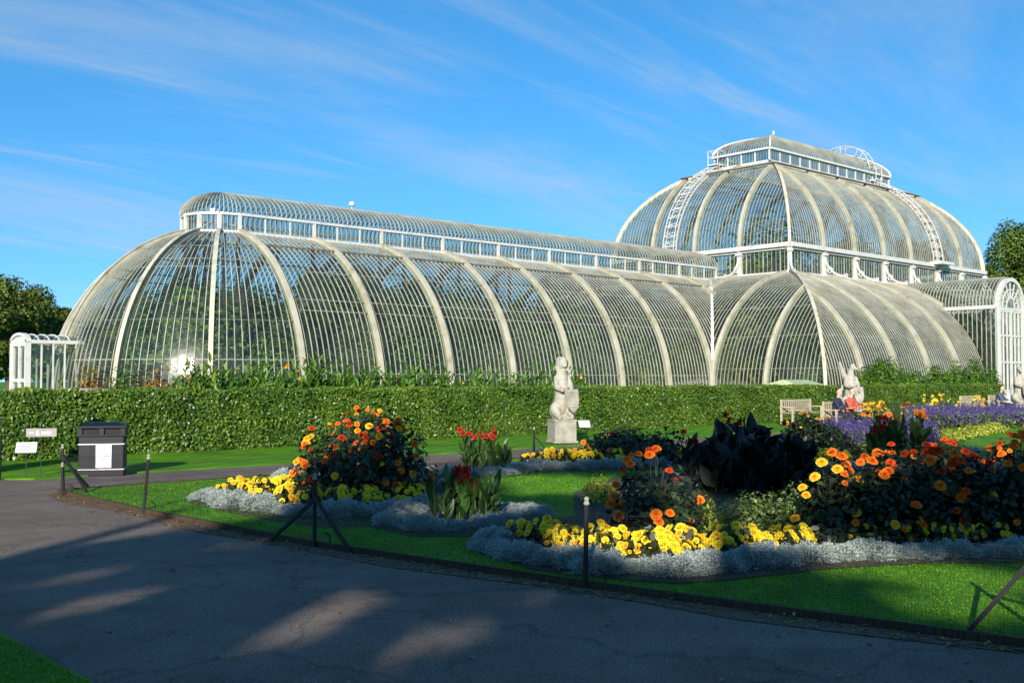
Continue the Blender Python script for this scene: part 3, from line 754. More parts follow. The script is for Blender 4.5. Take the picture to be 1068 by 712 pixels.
# tall barrel-roofed porch in the middle of the long side
PV, PW, PS = -15.0, 1.93, 6.42
mb = MB()
for sx in (-1, 1): mb.box((sx*(PW-.11), PV, PS/2), (.22, .30, PS)); mb.box((sx*(PW-.11), PV-.02, .35), (.30, .38, .7))
arc = [(PW-.11)*np.array([-math.cos(t), 0, math.sin(t)])+np.array([0, PV, PS]) for t in np.linspace(0, math.pi, 19)]
for a, b_ in zip(arc[:-1], arc[1:]): mb.bar(a, b_, .30, .24, 0, (a+b_)/2-np.array([0, PV, PS]))
for sx in (-1, 1):
    mb.bar((sx*PW, PV+.1, PS), (sx*PW, -V1, PS), .16, .22)
    mb.bar((sx*PW, PV+.1, .15), (sx*PW, -V0, .15), .16, .3)
porch = mb.build('porch', M['white'], house)
mb = MB()
for i in range(34):
    v = PV+.2+i*(-V1-PV-.25)/33; P = np.array([[(PW)*-math.cos(t), v, PS+.06+PW*math.sin(t)] for t in np.linspace(0, math.pi, 15)]); Nn = np.array([[-math.cos(t), 0, math.sin(t)] for t in np.linspace(0, math.pi, 15)])
    mb.sweep(P, Nn, np.array([0., 1, 0]), .045, .05, -.015, 0)
    if i: mb.strip(pv, P, 1)
    pv = P
mb.build('porch_roof', GM, porch)
for sx in (-1, 1):
    mb = MB()
    for i in range(1, 22):
        v = PV+.1+i*.3
        zlo = .3 if v < -V0 else LZ0+(LZ1-LZ0)*math.sin(math.acos(max(1-(V0+v)/(V0-V1)*(1-math.cos(LPH)), math.cos(LPH))))/math.sin(LPH)
        if zlo < PS-.1: mb.bar((sx*PW, v, zlo), (sx*PW, v, PS), .05, .05)
    mb.face([(sx*PW, PV, .3), (sx*PW, -V0, .9), (sx*PW, -V0+1.0, 4.5), (sx*PW, -V0+2.6, 6.4), (sx*PW, PV, 6.4)], 1)
    mb.build('porch_side', GM, porch)
# arched fanlight and the double door below it
mb = MB(); yv = PV-.02
mb.bar((-PW+.2, yv, PS-.1), (PW-.2, yv, PS-.1), .14, .16)
for rr in (.62, 1.18):
    ar = [np.array([-rr*math.cos(t), yv, PS+rr*math.sin(t)]) for t in np.linspace(0, math.pi, 17)]
    for a, b_ in zip(ar[:-1], ar[1:]): mb.bar(a, b_, .07, .07)
for t in np.linspace(0, math.pi, 9)[1:-1]: mb.bar((-.62*math.cos(t), yv, PS+.62*math.sin(t)), (-1.72*math.cos(t), yv, PS+1.72*math.sin(t)), .06, .06)
mb.face([(-1.72*math.cos(t), yv+.03, PS+1.72*math.sin(t)) for t in np.linspace(0, math.pi, 17)], 1)
mb.build('fanlight', [M['white'], M['glass']], porch)
for sx in (-1, 1):
    d = MB(); x0, x1 = (.03, 1.70) if sx > 0 else (-1.70, -.03)
    for x in (x0+.05, x1-.05, x0+(x1-x0)/3, x0+2*(x1-x0)/3): d.bar((x, yv, .1), (x, yv, PS-.18), .09, .09)
    for z in (.16, 1.1, 2.9, 4.6, PS-.25): d.bar((x0, yv-.004, z), (x1, yv-.004, z), .088, .13)
    d.box(((x0+x1)/2, yv+.002, .6), (x1-x0-.2, .04, .85))
    d.face([(x0, yv+.03, 1.1), (x1, yv+.03, 1.1), (x1, yv+.03, PS-.2), (x0, yv+.03, PS-.2)], 1)
    d.build('door', [M['white'], M['glass']], porch)
# low porch at the end of the wing
EU, EW, EH = -UA-8.62, .95, 3.35
mb = MB()
for sv in (-1, 1):
    mb.box((EU, sv*(EW-.07), EH/2), (.2, .15, EH)); mb.bar((EU+.11, sv*EW, EH-.08), (-UA-6.4, sv*EW, EH-.08), .1, .14)
    for i, u in enumerate((.5, .95, 1.4, 1.85)):
        zl = .1 if i < 3 else .9
        mb.bar((EU+u, sv*EW, zl), (EU+u, sv*EW, EH-.15), .06, .06)
    mb.face([(EU, sv*EW, .2), (EU+1.8, sv*EW, .6), (EU+2.3, sv*EW, EH-.1), (EU, sv*EW, EH-.1)], 1)
mb.bar((EU-.004, -EW+.14, .22), (EU-.004, EW-.14, .22), .12, .2)
ar = [(EU, -(EW)*math.cos(t), EH-.1+.34*math.sin(t)) for t in np.linspace(0, math.pi, 9)]
for a, b_ in zip(ar[:-1], ar[1:]): mb.bar(a, b_, .20, .11, 0, (0, 0, 1))
mb.face([(EU-.02, y, z) for x, y, z in ar]); 
for a, b_ in zip(ar[:-1], ar[1:]): mb.face([a, b_, (EU+2.4, b_[1], b_[2]-.05), (EU+2.4, a[1], a[2]-.05)], 1)
for k in range(1, 6):
    for a, b_ in zip(ar[:-1], ar[1:]): mb.bar((EU+k*.4, a[1], a[2]), (EU+k*.4, b_[1], b_[2]), .04, .05)
ep = mb.build('porch', [M['white'], M['glass']], house)
d = MB()
for y in (-.42, 0, .42): pass
for y in (-.78, 0, .78): d.bar((EU, y, .1), (EU, y, EH-.1), .12, .12)
for z in (1.75, EH-.18): d.bar((EU-.004, -.78, z), (EU-.004, .78, z), .11, .14)
d.face([(EU+.02, -.8, .2), (EU+.02, .8, .2), (EU+.02, .8, EH-.1), (EU+.02, -.8, EH-.1)], 1)
d.build('door', [M['white'], M['glass']], ep)
# inner iron columns, gallery rails and purlins seen through the glass; white-painted, but coloured dark for indoor shade
mb = MB()
for sv in (-1, 1):
    for i in range(8):
        for sd in (-1, 1): mb.tube([(sd*(UA-i*BAY), sv*1.6, 0), (sd*(UA-i*BAY), sv*1.6, 8.2)], .09, 6)
    for i in range(8): mb.tube([(-U1+i*BAY, sv*V1, 0), (-U1+i*BAY, sv*V1, 8.3)], .13, 6)
    for z in (8.9, 9.9): mb.bar((-U1+.3, sv*(V1-.4), z), (U1-.3, sv*(V1-.4), z), .06, .06)
    mb.bar((-U1+.3, sv*(V1-.6), 8.65), (U1-.3, sv*(V1-.6), 8.65), .9, .08)
for sd in (-1, 1):
    for z in (8.9, 9.9): mb.bar((sd*(U1-.4), -V1+.3, z), (sd*(U1-.4), V1-.3, z), .06, .06)
for t in np.linspace(-math.pi/2, math.pi/2, 9): mb.tube([(-UA-1.6*math.cos(t), 1.6*math.sin(t), 0), (-UA-1.6*math.cos(t), 1.6*math.sin(t), 8.2)], .07, 6)
mb.build('inner_framing', M['iron'], house)
# small white turned piece that stands on the wing's lantern ridge
uu = onY(366, YC)-XC
mb = MB(); mb.lathe([(.03, 0), (.03, .18), (.14, .22), (.16, .32), (.10, .42), (.0, .46)], 10, 0, (uu, 0, 10.19)); mb.build('ridge_piece', M['white'], house)

# ------------------------------------------------------------------ ground, paths, lawns
KX = lambda y: float(np.interp(y, [-12, 3.37, 6.36, 8.6, 9.87, 13.67, 17.2], [9.8, 7.18, 6.58, 6.28, 6.08, 5.98, 6.03]))      # the kerb line of the parterre lawn
sheet('ground', [(-600, -600), (1200, -600), (1200, 1200), (-600, 1200)], -.03, M['lawn'])
ks = np.linspace(-12, 17.2, 34)
kerb_pts = [(KX(y), y) for y in ks]
sheet('path', [(2.5, -30), (2.46, 8.3), (1.6, 12), (-2, 15), (-30, 15.5), (-30, 20.2), (-30, 60), (2, 60), (2.5, 28), (6.2, 24.9), (6.25, 20.1), (6.6, 19.8), (160, 25.5), (160, 21.5), (6.6, 17.3)]+[(x, y) for x, y in kerb_pts[::-1]]+[(8, -30)], 0, M['asphalt'])
sheet('lawn', [(x+.10, y) for x, y in kerb_pts]+[(160, 21.2), (160, -12)], .05, M['lawn'], thick=.12)
sheet('verge', [(6.25, 20.1), (6.6, 19.78), (160, 25.4), (160, 70), (6.25, 70)], .03, M['lawn'], thick=.06)
sheet('corner_lawn', [(2.46, -30), (2.42, 8.2), (1.5, 11.8), (-2, 14.7), (-30, 15.2), (-30, -30)], .03, M['lawn'], thick=.05)
sheet('glasshouse_floor', [(XC-54, YC-6.9), (XC-21, YC-6.9), (XC-21, YC-14), (XC+21, YC-14), (XC+21, YC+14), (XC-21, YC+14), (XC-21, YC+6.8), (XC-54, YC+6.8)], .10, M['interior'])
mb = MB()
for a, b_ in zip(kerb_pts[:-1], kerb_pts[1:]): mb.bar((a[0]+.08, a[1], .02), (b_[0]+.08, b_[1], .02), .04, .075)
mb.bar((6.1, 17.2, .03), (60, 18.95, .03), .04, .075)
tag(mb.build('lawn_edging', M['timber']), 'weathered brown timber board edging the front lawn along the path', 'edging')
sheet('litter_strip', [(x+.03, y) for x, y in kerb_pts]+[(x-.22-.1*math.sin(y*1.7), y) for x, y in kerb_pts[::-1]], .006, M['litter'], kind='stuff')
# fallen leaves along the kerb and on the verge
n = 900; t = rng.random(n); yy = 2+t*15.4; xx = np.array([KX(y) for y in yy])-np.abs(rng.normal(0, .16, n))+.02
C1 = np.stack([xx, yy, np.full(n, .012)], 1)
n3 = 260; dq = 5.5+rng.random(n3)*11; pq = rng.random(n3)*1068; Q = np.stack([fw[0]+rt[0]*(pq-534)/F, fw[1]+rt[1]*(pq-534)/F], 1)*dq[:, None]; C3 = np.stack([Q[:, 0], Q[:, 1], np.where([x > KX(y)+.1 for x, y in Q], .068, .012)], 1); C3 = C3[(Q[:, 0] > 2.6) & (Q[:, 1] < 16.5)]
n2 = 700; x2 = 7+rng.random(n2)**1.3*40; C2 = np.stack([x2, 20.3+.035*x2+rng.random(n2)**.6*3.6, np.full(n2, .075)], 1)
C = np.concatenate([C1, C2, C3]); D = unit(np.stack([rng.normal(size=len(C)), rng.normal(size=len(C)), rng.normal(0, .15, len(C))], 1))
M['dead'] = leafmat('fallen_leaf', [(0, (.10, .05, .015)), (.6, (.28, .16, .04)), (1, (.42, .30, .10))], .8, .2, 0)
tag(npmesh('fallen_leaves', leaves(C, D, np.tile([0, 0, 1.], (len(C), 1)), .03+.035*rng.random(len(C)), .025, OVAL), M['dead']), kind='stuff')
# grit on the path
n = 2600; yy = 3+rng.random(n)**1.4*11; xx = 2.6+rng.random(n)*(np.array([KX(y) for y in yy])-2.7)
C = np.stack([xx, yy, np.full(n, .003)], 1); M['grit'] = leafmat('pale_grit', [(0, (.10, .09, .08)), (.6, (.35, .32, .29)), (1, (.6, .57, .52))], .8, .3, 0)
D = unit(np.stack([rng.normal(size=n), rng.normal(size=n), rng.normal(0, .5, n)], 1)); q = .004+.010*rng.random(n)**3
tag(npmesh('grit', leaves(C, D, rdir(n, 1.5), q, q*.8, OVAL), M['grit']), kind='stuff')
# short mown grass blades on the nearest turf
def in_lawn(x, y): return x > KX(y)+.12
n = 300000; t = rng.random(n); dpt = 5.0+t**1.5*16; px_ = rng.random(n)*1240-90
d = fw[None, :2]*0+np.stack([fw[0]+rt[0]*(px_-534)/F, fw[1]+rt[1]*(px_-534)/F], 1); P = d*dpt[:, None]
ok = np.array([(in_lawn(x, y) and y < 17.1+.03*(x-6)) or (x < 2.4 and y < 8.2) for x, y in P]); P = P[ok]; dpt = dpt[ok]
z = np.where(P[:, 0] < 2.5, .03, .05)
C = np.stack([P[:, 0], P[:, 1], z-.004], 1); D = rdir(len(C), 1.1, .4); D[:, 2] = np.abs(D[:, 2]); hh = (.010+.012*rng.random(len(C)))*(1+dpt*.03)
tag(npmesh('grass', leaves(C, D, rdir(len(C)), hh, .004+dpt*.0005, DIA), M['blade']), kind='stuff')

# ------------------------------------------------------------------ hedges
HY = lambda x: 24.75+.045*(x-15)
def hedge(x0, x1, label, dens=1.0):
    r = empty('hedge', (x0, HY(x0), 0), 0, label, 'hedge')
    H, T = 1.50, 1.15; mb = MB()
    xs = np.linspace(x0, x1, 24)
    for a, b_ in zip(xs[:-1], xs[1:]): mb.bar((a-x0, HY(a)-HY(x0)+T/2, .70), (b_-x0, HY(b_)-HY(x0)+T/2, .70), T-.44, 1.34)
    mb.build('twig_core', M['hedgecore'], r)
    # leaf density follows how large the hedge is in the picture
    nf = int(2700*dens*(x1-x0)); u = rng.random(nf); x = x0+(x1-x0)*u**1.25
    zz = rng.random(nf)*H
    wob = .05*np.sin(x*1.9+zz*2)+.04*np.sin(x*5.3+1)+.03*np.sin(zz*6+x*3)
    y = np.array([HY(v) for v in x])+wob+rng.random(nf)*.13-.04
    C1 = np.stack([x, y, zz], 1); N1 = unit(np.stack([rng.normal(0, .5, nf), -1+rng.normal(0, .35, nf), .55+rng.normal(0, .45, nf)], 1))
    nt_ = int(900*dens*(x1-x0)); x = x0+(x1-x0)*rng.random(nt_)**1.2; y = np.array([HY(v) for v in x])+rng.random(nt_)*T-.02
    top_ = H-.06+.035*np.sin(x*2.3+1)+.03*np.sin(x*7.1)+rng.random(nt_)*.09
    C2 = np.stack([x, y, top_], 1); N2 = unit(np.stack([rng.normal(0, .5, nt_), rng.normal(-.2, .5, nt_), 1+rng.normal(0, .2, nt_)], 1))
    ne = int(900*dens); ye = HY(x0)+rng.random(ne)*T; C3 = np.stack([np.full(ne, x0)-rng.random(ne)*.08, ye, rng.random(ne)*H], 1); N3 = unit(np.stack([-1+rng.normal(0, .4, ne), rng.normal(0, .5, ne), .4+rng.normal(0, .4, ne)], 1))
    C4 = C3.copy(); C4[:, 0] = x1+rng.random(ne)*.08; C4[:, 1] += HY(x1)-HY(x0); N4 = N3.copy(); N4[:, 0] *= -1
    C = np.concatenate([C1, C2, C3, C4]); Nn = np.concatenate([N1, N2, N3, N4]); D = unit(np.cross(rdir(len(C)), Nn))
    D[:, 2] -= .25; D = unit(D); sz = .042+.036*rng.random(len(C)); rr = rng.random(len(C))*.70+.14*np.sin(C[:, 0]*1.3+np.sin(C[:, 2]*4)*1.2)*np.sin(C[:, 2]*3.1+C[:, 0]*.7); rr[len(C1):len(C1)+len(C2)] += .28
    C = C-np.array([x0, HY(x0), 0])
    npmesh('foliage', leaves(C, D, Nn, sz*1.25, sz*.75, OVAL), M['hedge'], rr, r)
    return r
xg = onY(874, 26.3)
hedge(3.6, xg-.4, 'long clipped green hedge behind the litter bin, below the low wing', 1.0)
xg2 = onY(1049, 26.8)
hedge(xg+.9, xg2, 'shorter clipped green hedge behind the benches, below the domed centre', .6)

# ------------------------------------------------------------------ flowers and plants
def flower_mesh(name, mat, r, rings=((1.0, 15, .12), (.84, 13, .45), (.6, 11, .85), (.35, 7, 1.2)), cup=.0, fat=.44):
    V, rr = [], []
    for q, (rad, k, el) in enumerate(rings):
        a = np.linspace(0, 2*math.pi, k, endpoint=False)+q*.4+rng.normal(0, .05, k)
        e = el+rng.normal(0, .08, k)
        D = np.stack([np.cos(a)*np.cos(e), np.sin(a)*np.cos(e), np.sin(e)], 1); up_ = np.tile([0, 0, 1.], (k, 1))
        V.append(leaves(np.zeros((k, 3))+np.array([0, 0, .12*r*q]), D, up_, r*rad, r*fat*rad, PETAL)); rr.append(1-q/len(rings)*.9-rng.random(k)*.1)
    V = np.concatenate(V); rr = np.concatenate(rr)
    o = npmesh(name, V, mat, rr); me = o.data; bpy.data.objects.remove(o); return me
FL = {}
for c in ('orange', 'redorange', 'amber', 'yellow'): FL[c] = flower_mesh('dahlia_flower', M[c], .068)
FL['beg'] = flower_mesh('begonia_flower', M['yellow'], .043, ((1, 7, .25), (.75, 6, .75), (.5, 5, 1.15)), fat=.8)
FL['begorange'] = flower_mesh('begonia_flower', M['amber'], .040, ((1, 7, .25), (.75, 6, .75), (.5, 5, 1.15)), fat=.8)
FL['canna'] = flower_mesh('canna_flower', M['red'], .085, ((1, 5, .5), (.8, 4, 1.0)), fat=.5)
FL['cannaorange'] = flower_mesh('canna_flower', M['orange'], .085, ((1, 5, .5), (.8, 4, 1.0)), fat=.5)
def put(me, name, parent, loc, nrm, sc=1.0):
    o = bpy.data.objects.new(name, me); COL.objects.link(o); o.parent = parent; o.location = loc
    q = Vector(nrm).to_track_quat('Z', 'Y'); o.rotation_euler = q.to_euler(); o.scale = (sc,)*3; return o
VIEW = unit(np.array([-.67, -.74, .25]))
def blob_leaves(n, rx, ry, h, z0, L, shell=.45, lumps=9, squash=.8):
    """leaf positions through an uneven mound"""
    lc = rng.normal(size=(lumps, 3)); lc = unit(lc); lc[:, 2] = np.abs(lc[:, 2])*.9
    lr = .38+.25*rng.random(lumps)
    k = rng.integers(0, lumps, n); d = rdir(n); rad = lr[k]*(1-shell*rng.random(n)**2)
    p = lc[k]*.62+d*rad[:, None]; p[:, 2] = np.where(p[:, 2] < -.02, -p[:, 2]*.5, p[:, 2])
    nrm = unit(p*np.array([1, 1, .8])+d*.8+np.array([0, 0, .2])); P = p*np.array([rx, ry, h*.98]); P[:, 2] += z0
    return P, nrm
def bush(name, loc, rx, ry, h, mat, n, L, label, cat, group=None, shape=OVAL, asp=.55, z0=.02, stems=7, stemmat='dstem', flowers=(), nfl=0, flsc=1.0, fname='flower', droop=.2, lumps=12):
    r = empty(name, loc, 0, label, cat, group)
    P, nn = blob_leaves(n, rx, ry, h, z0, L, lumps=lumps)
    D = unit(np.cross(rdir(n), nn)*.8+nn*.35+np.array([0, 0, -droop])); sz = L*(.6+.7*rng.random(n))
    if shape is LANCE: V, rr = leafgrid(P, unit(D+np.array([0, 0, .3])), nn, sz*1.2, sz*asp*1.2, 3, .35); npmesh('foliage', V, mat, rr, r)
    else: npmesh('foliage', leaves(P, D, nn, sz, sz*asp, shape), mat, None, r)
    mb = MB()
    for i in range(stems):
        a = rng.random()*6.28; q = rng.random()*.55+.15
        e = np.array([rx*q*math.cos(a), ry*q*math.sin(a), h*(.6+.3*rng.random())])
        mb.tube([(e[0]*.15, e[1]*.15, 0), (e[0]*.6, e[1]*.6, e[2]*.5), tuple(e)], [.014, .010, .005], 5)
    if nfl:
        # flowers sit on thin stalks over the outer leaves
        got = 0; st = mb
        while got < nfl:
            d = rdir(1)[0]; d[2] = abs(d[2])*.9+.02
            if d@VIEW < -.25 and rng.random() < .75: continue
            d = unit(d); p = d*np.array([rx, ry, h])*(1.0+.1*rng.random()); p[2] += z0
            if p[2] < h*.22: continue
            c = flowers[rng.integers(0, len(flowers))]
            nv = unit(d*.6+VIEW*.75+rng.normal(0, .25, 3)+np.array([0, 0, .25])); put(FL[c], fname, r, p, nv, flsc*(.38+.62*rng.random()**.7))
            st.tube([tuple(p*.72), tuple(p*.9+np.array([0, 0, .02])), tuple(p-nv*.01)], [.004, .003, .003], 4, cap=False); got += 1
    mb.build('stem', M[stemmat], r)
    return r
def ok_z(x, y): return .05 if x > KX(y)+.1 and y < 17.3 else .0
# --- silver cushion edging
def cushion_mesh(n=5200):
    th = rng.random(n)*6.283; cz = rng.random(n)**.8; s_ = np.sqrt(1-cz**2*.9)
    rad = 1+.13*np.sin(th*3+cz*5)+.09*np.sin(th*7+1)+.10*rng.normal(size=n)
    P = np.stack([np.cos(th)*s_*rad*.21, np.sin(th)*s_*rad*.21, cz*rad*.19+.01], 1)
    nn = unit(P*np.array([1, 1, 1.1])+np.array([0, 0, .05])); D = unit(nn+rdir(n)*.65)
    return leaves(P-D*.012, D, rdir(n), .026+.018*rng.random(n), .009, DIA)
CUS = []
for i in range(4):
    o = npmesh('foliage', cushion_mesh(), M['silver'], .25+.6*rng.random(5200)); CUS.append(o.data); bpy.data.objects.remove(o)
def cushion(x, y, label, group, sc=1.0):
    o = bpy.data.objects.new('silver_cushion', CUS[rng.integers(0, 4)]); COL.objects.link(o)
    o.location = (x, y, ok_z(x, y)-.01); o.rotation_euler = (0, 0, rng.random()*6.28)
    k = sc*(.74+.32*rng.random()); o.scale = (k*(1+.15*rng.random()), k, k*(.55+.26*rng.random())); tag(o, label, 'cushion plant', group); return o
def along(pts, step):
    P = [np.array(p, float) for p in pts]; out = []; acc = 0
    for a, b_ in zip(P[:-1], P[1:]):
        L = np.linalg.norm(b_-a)
        while acc < L: out.append(a+(b_-a)*acc/L); acc += step
        acc -= L
    return out
def edge(pxs, label, group, step=.40, sc=1.0, jit=.05, rows=1):
    pts = [gnd(x, y, .075) for x, y in pxs]
    for q in along(pts, step):
        cushion(q[0]+rng.normal(0, jit), q[1]+rng.normal(0, jit), label, group, sc)
# --- yellow begonias: foliage and its flowers
BEG = []
for v in range(5):
    r = empty('yellow_begonia', (0, 0, 0)); n = 150
    P, nn = blob_leaves(n, .17, .17, .2, .02, .08); D = unit(np.cross(rdir(n), nn)+nn*.4)
    npmesh('foliage', leaves(P, D, nn, .06+.04*rng.random(n), .06, OVAL), M['begleaf'], None, r)
    for k in range(10):
        d = rdir(1)[0]; d[2] = abs(d[2])+.25; d = unit(d+VIEW*.4); put(FL['beg' if rng.random() < .86 else 'begorange'], 'flower', r, d*np.array([.17, .17, .22])+np.array([0, 0, .03]), unit(d+VIEW*.5), .75+.6*rng.random())
    BEG.append(r)
begn = [0]
def begonia(x, y, label, group, sc=1.0):
    i = begn[0]; begn[0] += 1
    o = BEG[i] if i < len(BEG) else copy_tree(BEG[rng.integers(0, len(BEG))])
    o.location = (x, y, ok_z(x, y)); o.rotation_euler = (0, 0, rng.normal(0, .5)); k = sc*(.52+.5*rng.random()); o.scale = (k, k, k*(.8+.4*rng.random()))
    tag(o, label, 'begonia', group)
def drift(pxs, n, label, group, spread=.28, sc=1.0):
    pts = [np.array(gnd(x, y, .075)) for x, y in pxs]; q = along(pts, .03)
    for i in range(n):
        p = q[int((i+.5)/n*len(q))]; begonia(p[0]+rng.normal(0, spread*.5), p[1]+rng.normal(0, spread*.5), label, group, sc)
# --- cannas: upright paddle leaves and a few flower heads
def canna_clump(name, loc, n, h, rad, mat, label, fl, nfl, group=None, cat='canna'):
    r = empty(name, loc, 0, label, cat, group); C, D, L = [], [], []; mb = MB(); 
    for i in range(n):
        a = rng.random()*6.28; q = rad*math.sqrt(rng.random()); b0 = np.array([q*math.cos(a), q*math.sin(a), 0]); hh = h*(.55+.5*rng.random())
        lean = np.array([math.cos(a), math.sin(a), 0])*.12*rng.random()
        tip = b0+lean*hh+np.array([0, 0, hh*.8]); mb.tube([tuple(b0), tuple(tip)], [.014, .007], 5)
        for k in range(8):
            t = .06+k*.12; a2 = rng.random()*6.28; sp_ = .85 if mat is M['bronze'] else .5; d = unit(np.array([math.cos(a2)*sp_, math.sin(a2)*sp_, 1.0+.3*rng.random()-k*.02]))
            C.append(b0+(tip-b0)*t); D.append(d); L.append(h*(.30+.18*rng.random()))
        if i < nfl:
            ct = tip+np.array([0, 0, h*.20]); mb.tube([tuple(tip), tuple(ct)], [.006, .004], 4)
            for k in range(3): put(FL[fl], 'flower', r, ct+rng.normal(0, .05, 3)+np.array([0, 0, k*.03]), unit(VIEW+rng.normal(0, .4, 3)), .6+.4*rng.random())
    C, D, L = np.array(C), np.array(D), np.array(L)
    V, rr = leafgrid(C, D, unit(rdir(len(C))+np.array([0, 0, .3])), L, L*(.46 if mat is M['bronze'] else .34)); npmesh('foliage', V, mat, rr, r)
    mb.build('stem', M['stem'], r); return r

# soil of the beds
def bed(pxs, z=.055): sheet('flower_bed_soil', [gnd(x, y, .075) for x, y in pxs], z, M['soil'])
bed([(196, 522), (258, 537), (335, 548), (402, 546), (462, 536), (470, 512), (440, 498), (360, 489), (295, 489), (270, 500), (230, 510)])
bed([(388, 548), (430, 557), (500, 557), (560, 545), (568, 534), (540, 525), (470, 522), (410, 530)], .059)
bed([(420, 495), (470, 499), (553, 494), (556, 484), (500, 478), (430, 484)])
bed([(548, 491), (620, 491), (720, 487), (720, 476), (640, 471), (570, 473), (545, 479)])
bed([(500, 575), (560, 592), (640, 601), (710, 606), (770, 601), (860, 591), (960, 585), (1068, 584), (1300, 588), (1300, 480), (1000, 476), (870, 474), (720, 488), (640, 497), (598, 512), (600, 535), (540, 548), (510, 560)], .059)
bed([(840, 470), (900, 474), (965, 470), (990, 462), (1080, 440), (1080, 432), (990, 433), (900, 438), (850, 446)])

G1 = 'silver edging of the bed nearest the bin'
edge([(218, 519), (260, 527), (330, 536), (395, 535), (448, 527)], 'silver-grey cushion plant edging the bed of the left dahlias', G1, .36, 1.2)
edge([(222, 514), (252, 519), (300, 524)], 'silver-grey cushion plant edging the bed of the left dahlias', G1, .5, .9)
edge([(300, 499), (335, 497), (350, 503)], 'pale silver cushion plant behind the left dahlias', 'silver cushions behind the left dahlias', .42, 1.25)
edge([(432, 512), (462, 506)], 'silver cushion plant right of the left dahlias', 'silver cushions right of the left dahlias', .45, 1.2)
G2 = 'silver edging of the small red canna bed'
edge([(405, 545), (430, 549), (480, 551), (520, 547), (556, 537)], 'silver cushion plant ringing the nearer red canna bed', G2, .27, 1.02)
edge([(412, 536), (440, 531)], 'silver cushion plant ringing the nearer red canna bed', G2, .3, .85)
edge([(535, 532), (556, 530)], 'silver cushion plant ringing the nearer red canna bed', G2, .27, 1.0)
G3 = 'silver edging of the far red canna bed'
edge([(432, 492), (470, 494), (510, 495), (552, 489)], 'silver cushion plant ringing the farther red canna bed', G3, .42, 1.05)
G4 = 'silver edging of the bed in front of the statue'
edge([(556, 486), (600, 488), (650, 486), (700, 483)], 'silver cushion plant edging the bed in front of the beast statue', G4, .42, 1.15)
G5 = 'silver edging along the front of the large bed'
edge([(517, 571), (545, 580), (600, 587), (640, 592), (700, 595), (735, 593), (790, 586), (850, 581), (920, 578), (985, 577), (1075, 577), (1150, 579)], 'silver cushion plant along the front of the large bed', G5, .31, 1.12, .05)
edge([(515, 566), (530, 562)], 'silver-grey cushion plant along the front of the large bed', G5, .22, 1.1, .03)
G6 = 'silver edging on the far side of the large bed'
edge([(828, 486), (860, 487), (905, 489), (960, 489), (1010, 484)], 'silver cushion plant beyond the dark dahlias, before the salvias', G6, .45, 1.2)
edge([(972, 474), (1018, 473)], 'pale silver cushion plant beside the sunny far lawn', 'silver cushions by the far lawn', .35, 1.15)

Y1 = 'yellow begonias under the left dahlias'
drift([(245, 517), (300, 521), (330, 527), (400, 527), (442, 520)], 34, 'yellow begonia in the bed under the left dahlias', Y1, .3, 1.2)
drift([(255, 512), (300, 513), (318, 512)], 10, 'yellow begonia in the bed under the left dahlias', Y1, .3, 1.2)
Y2 = 'yellow begonias along the front of the large bed'
drift([(545, 566), (600, 572), (640, 578), (700, 582), (735, 579), (790, 570), (830, 566)], 56, 'yellow begonia behind the silver edging of the large bed', Y2, .2, 1.12)
drift([(850, 567), (960, 565), (1075, 563)], 16, 'sparse yellow begonia under the dark dahlias, behind the silver edging', 'sparse yellow begonias under the right dahlias', .14, .85)
drift([(552, 482), (600, 483), (640, 482)], 22, 'yellow begonia in the bed at the foot of the beast statue', 'yellow begonias before the statue', .2, 1.25)
drift([(838, 483), (875, 483)], 12, 'yellow begonia far beyond the bronze cannas', 'yellow begonias beyond the bronze cannas', .2, 1.3)

# dahlias with dark leaves
def pt(px, py, z=.05): x, y = gnd(px, py, z); return (x, y, z)
ow = ('orange', 'orange', 'redorange', 'amber')
bush('dahlia_bush', pt(352, 524), .62, .6, 1.08, M['darkleaf'], 2100, .095, 'dark-leaved dahlia bush, left of the pair, orange blooms above yellow begonias', 'dahlia', 'dahlias in the left bed', flowers=ow, nfl=38)
bush('dahlia_bush', pt(405, 521), .62, .62, 1.05, M['darkleaf'], 2100, .095, 'dark-leaved dahlia bush with orange blooms, right of the pair, beside the canna bed', 'dahlia', 'dahlias in the left bed', flowers=ow, nfl=36)
bush('dahlia_bush', pt(378, 508), .60, .6, 1.22, M['darkleaf'], 1900, .095, 'tallest dark dahlia bush at the back of the left bed', 'dahlia', 'dahlias in the left bed', flowers=ow, nfl=32)
bush('dahlia_bush', pt(428, 510), .42, .42, .55, M['darkleaf'], 700, .09, 'low dahlia with amber blooms at the right end of the left bed', 'dahlia', 'dahlias in the left bed', flowers=('amber', 'orange'), nfl=14)
bush('dahlia_bush', pt(322, 515), .26, .26, .62, M['vari'], 500, .06, 'small sunlit leafy dahlia with one red bloom left of the dark bushes', 'dahlia', None, flowers=('redorange', 'amber'), nfl=4)
bush('dahlia_bush', pt(682, 563), .46, .5, .90, M['darkleaf'], 2200, .085, 'rounded dark dahlia with red-orange and orange blooms behind bright yellow begonias', 'dahlia', None, flowers=('orange', 'redorange', 'orange'), nfl=26, flsc=1.0)
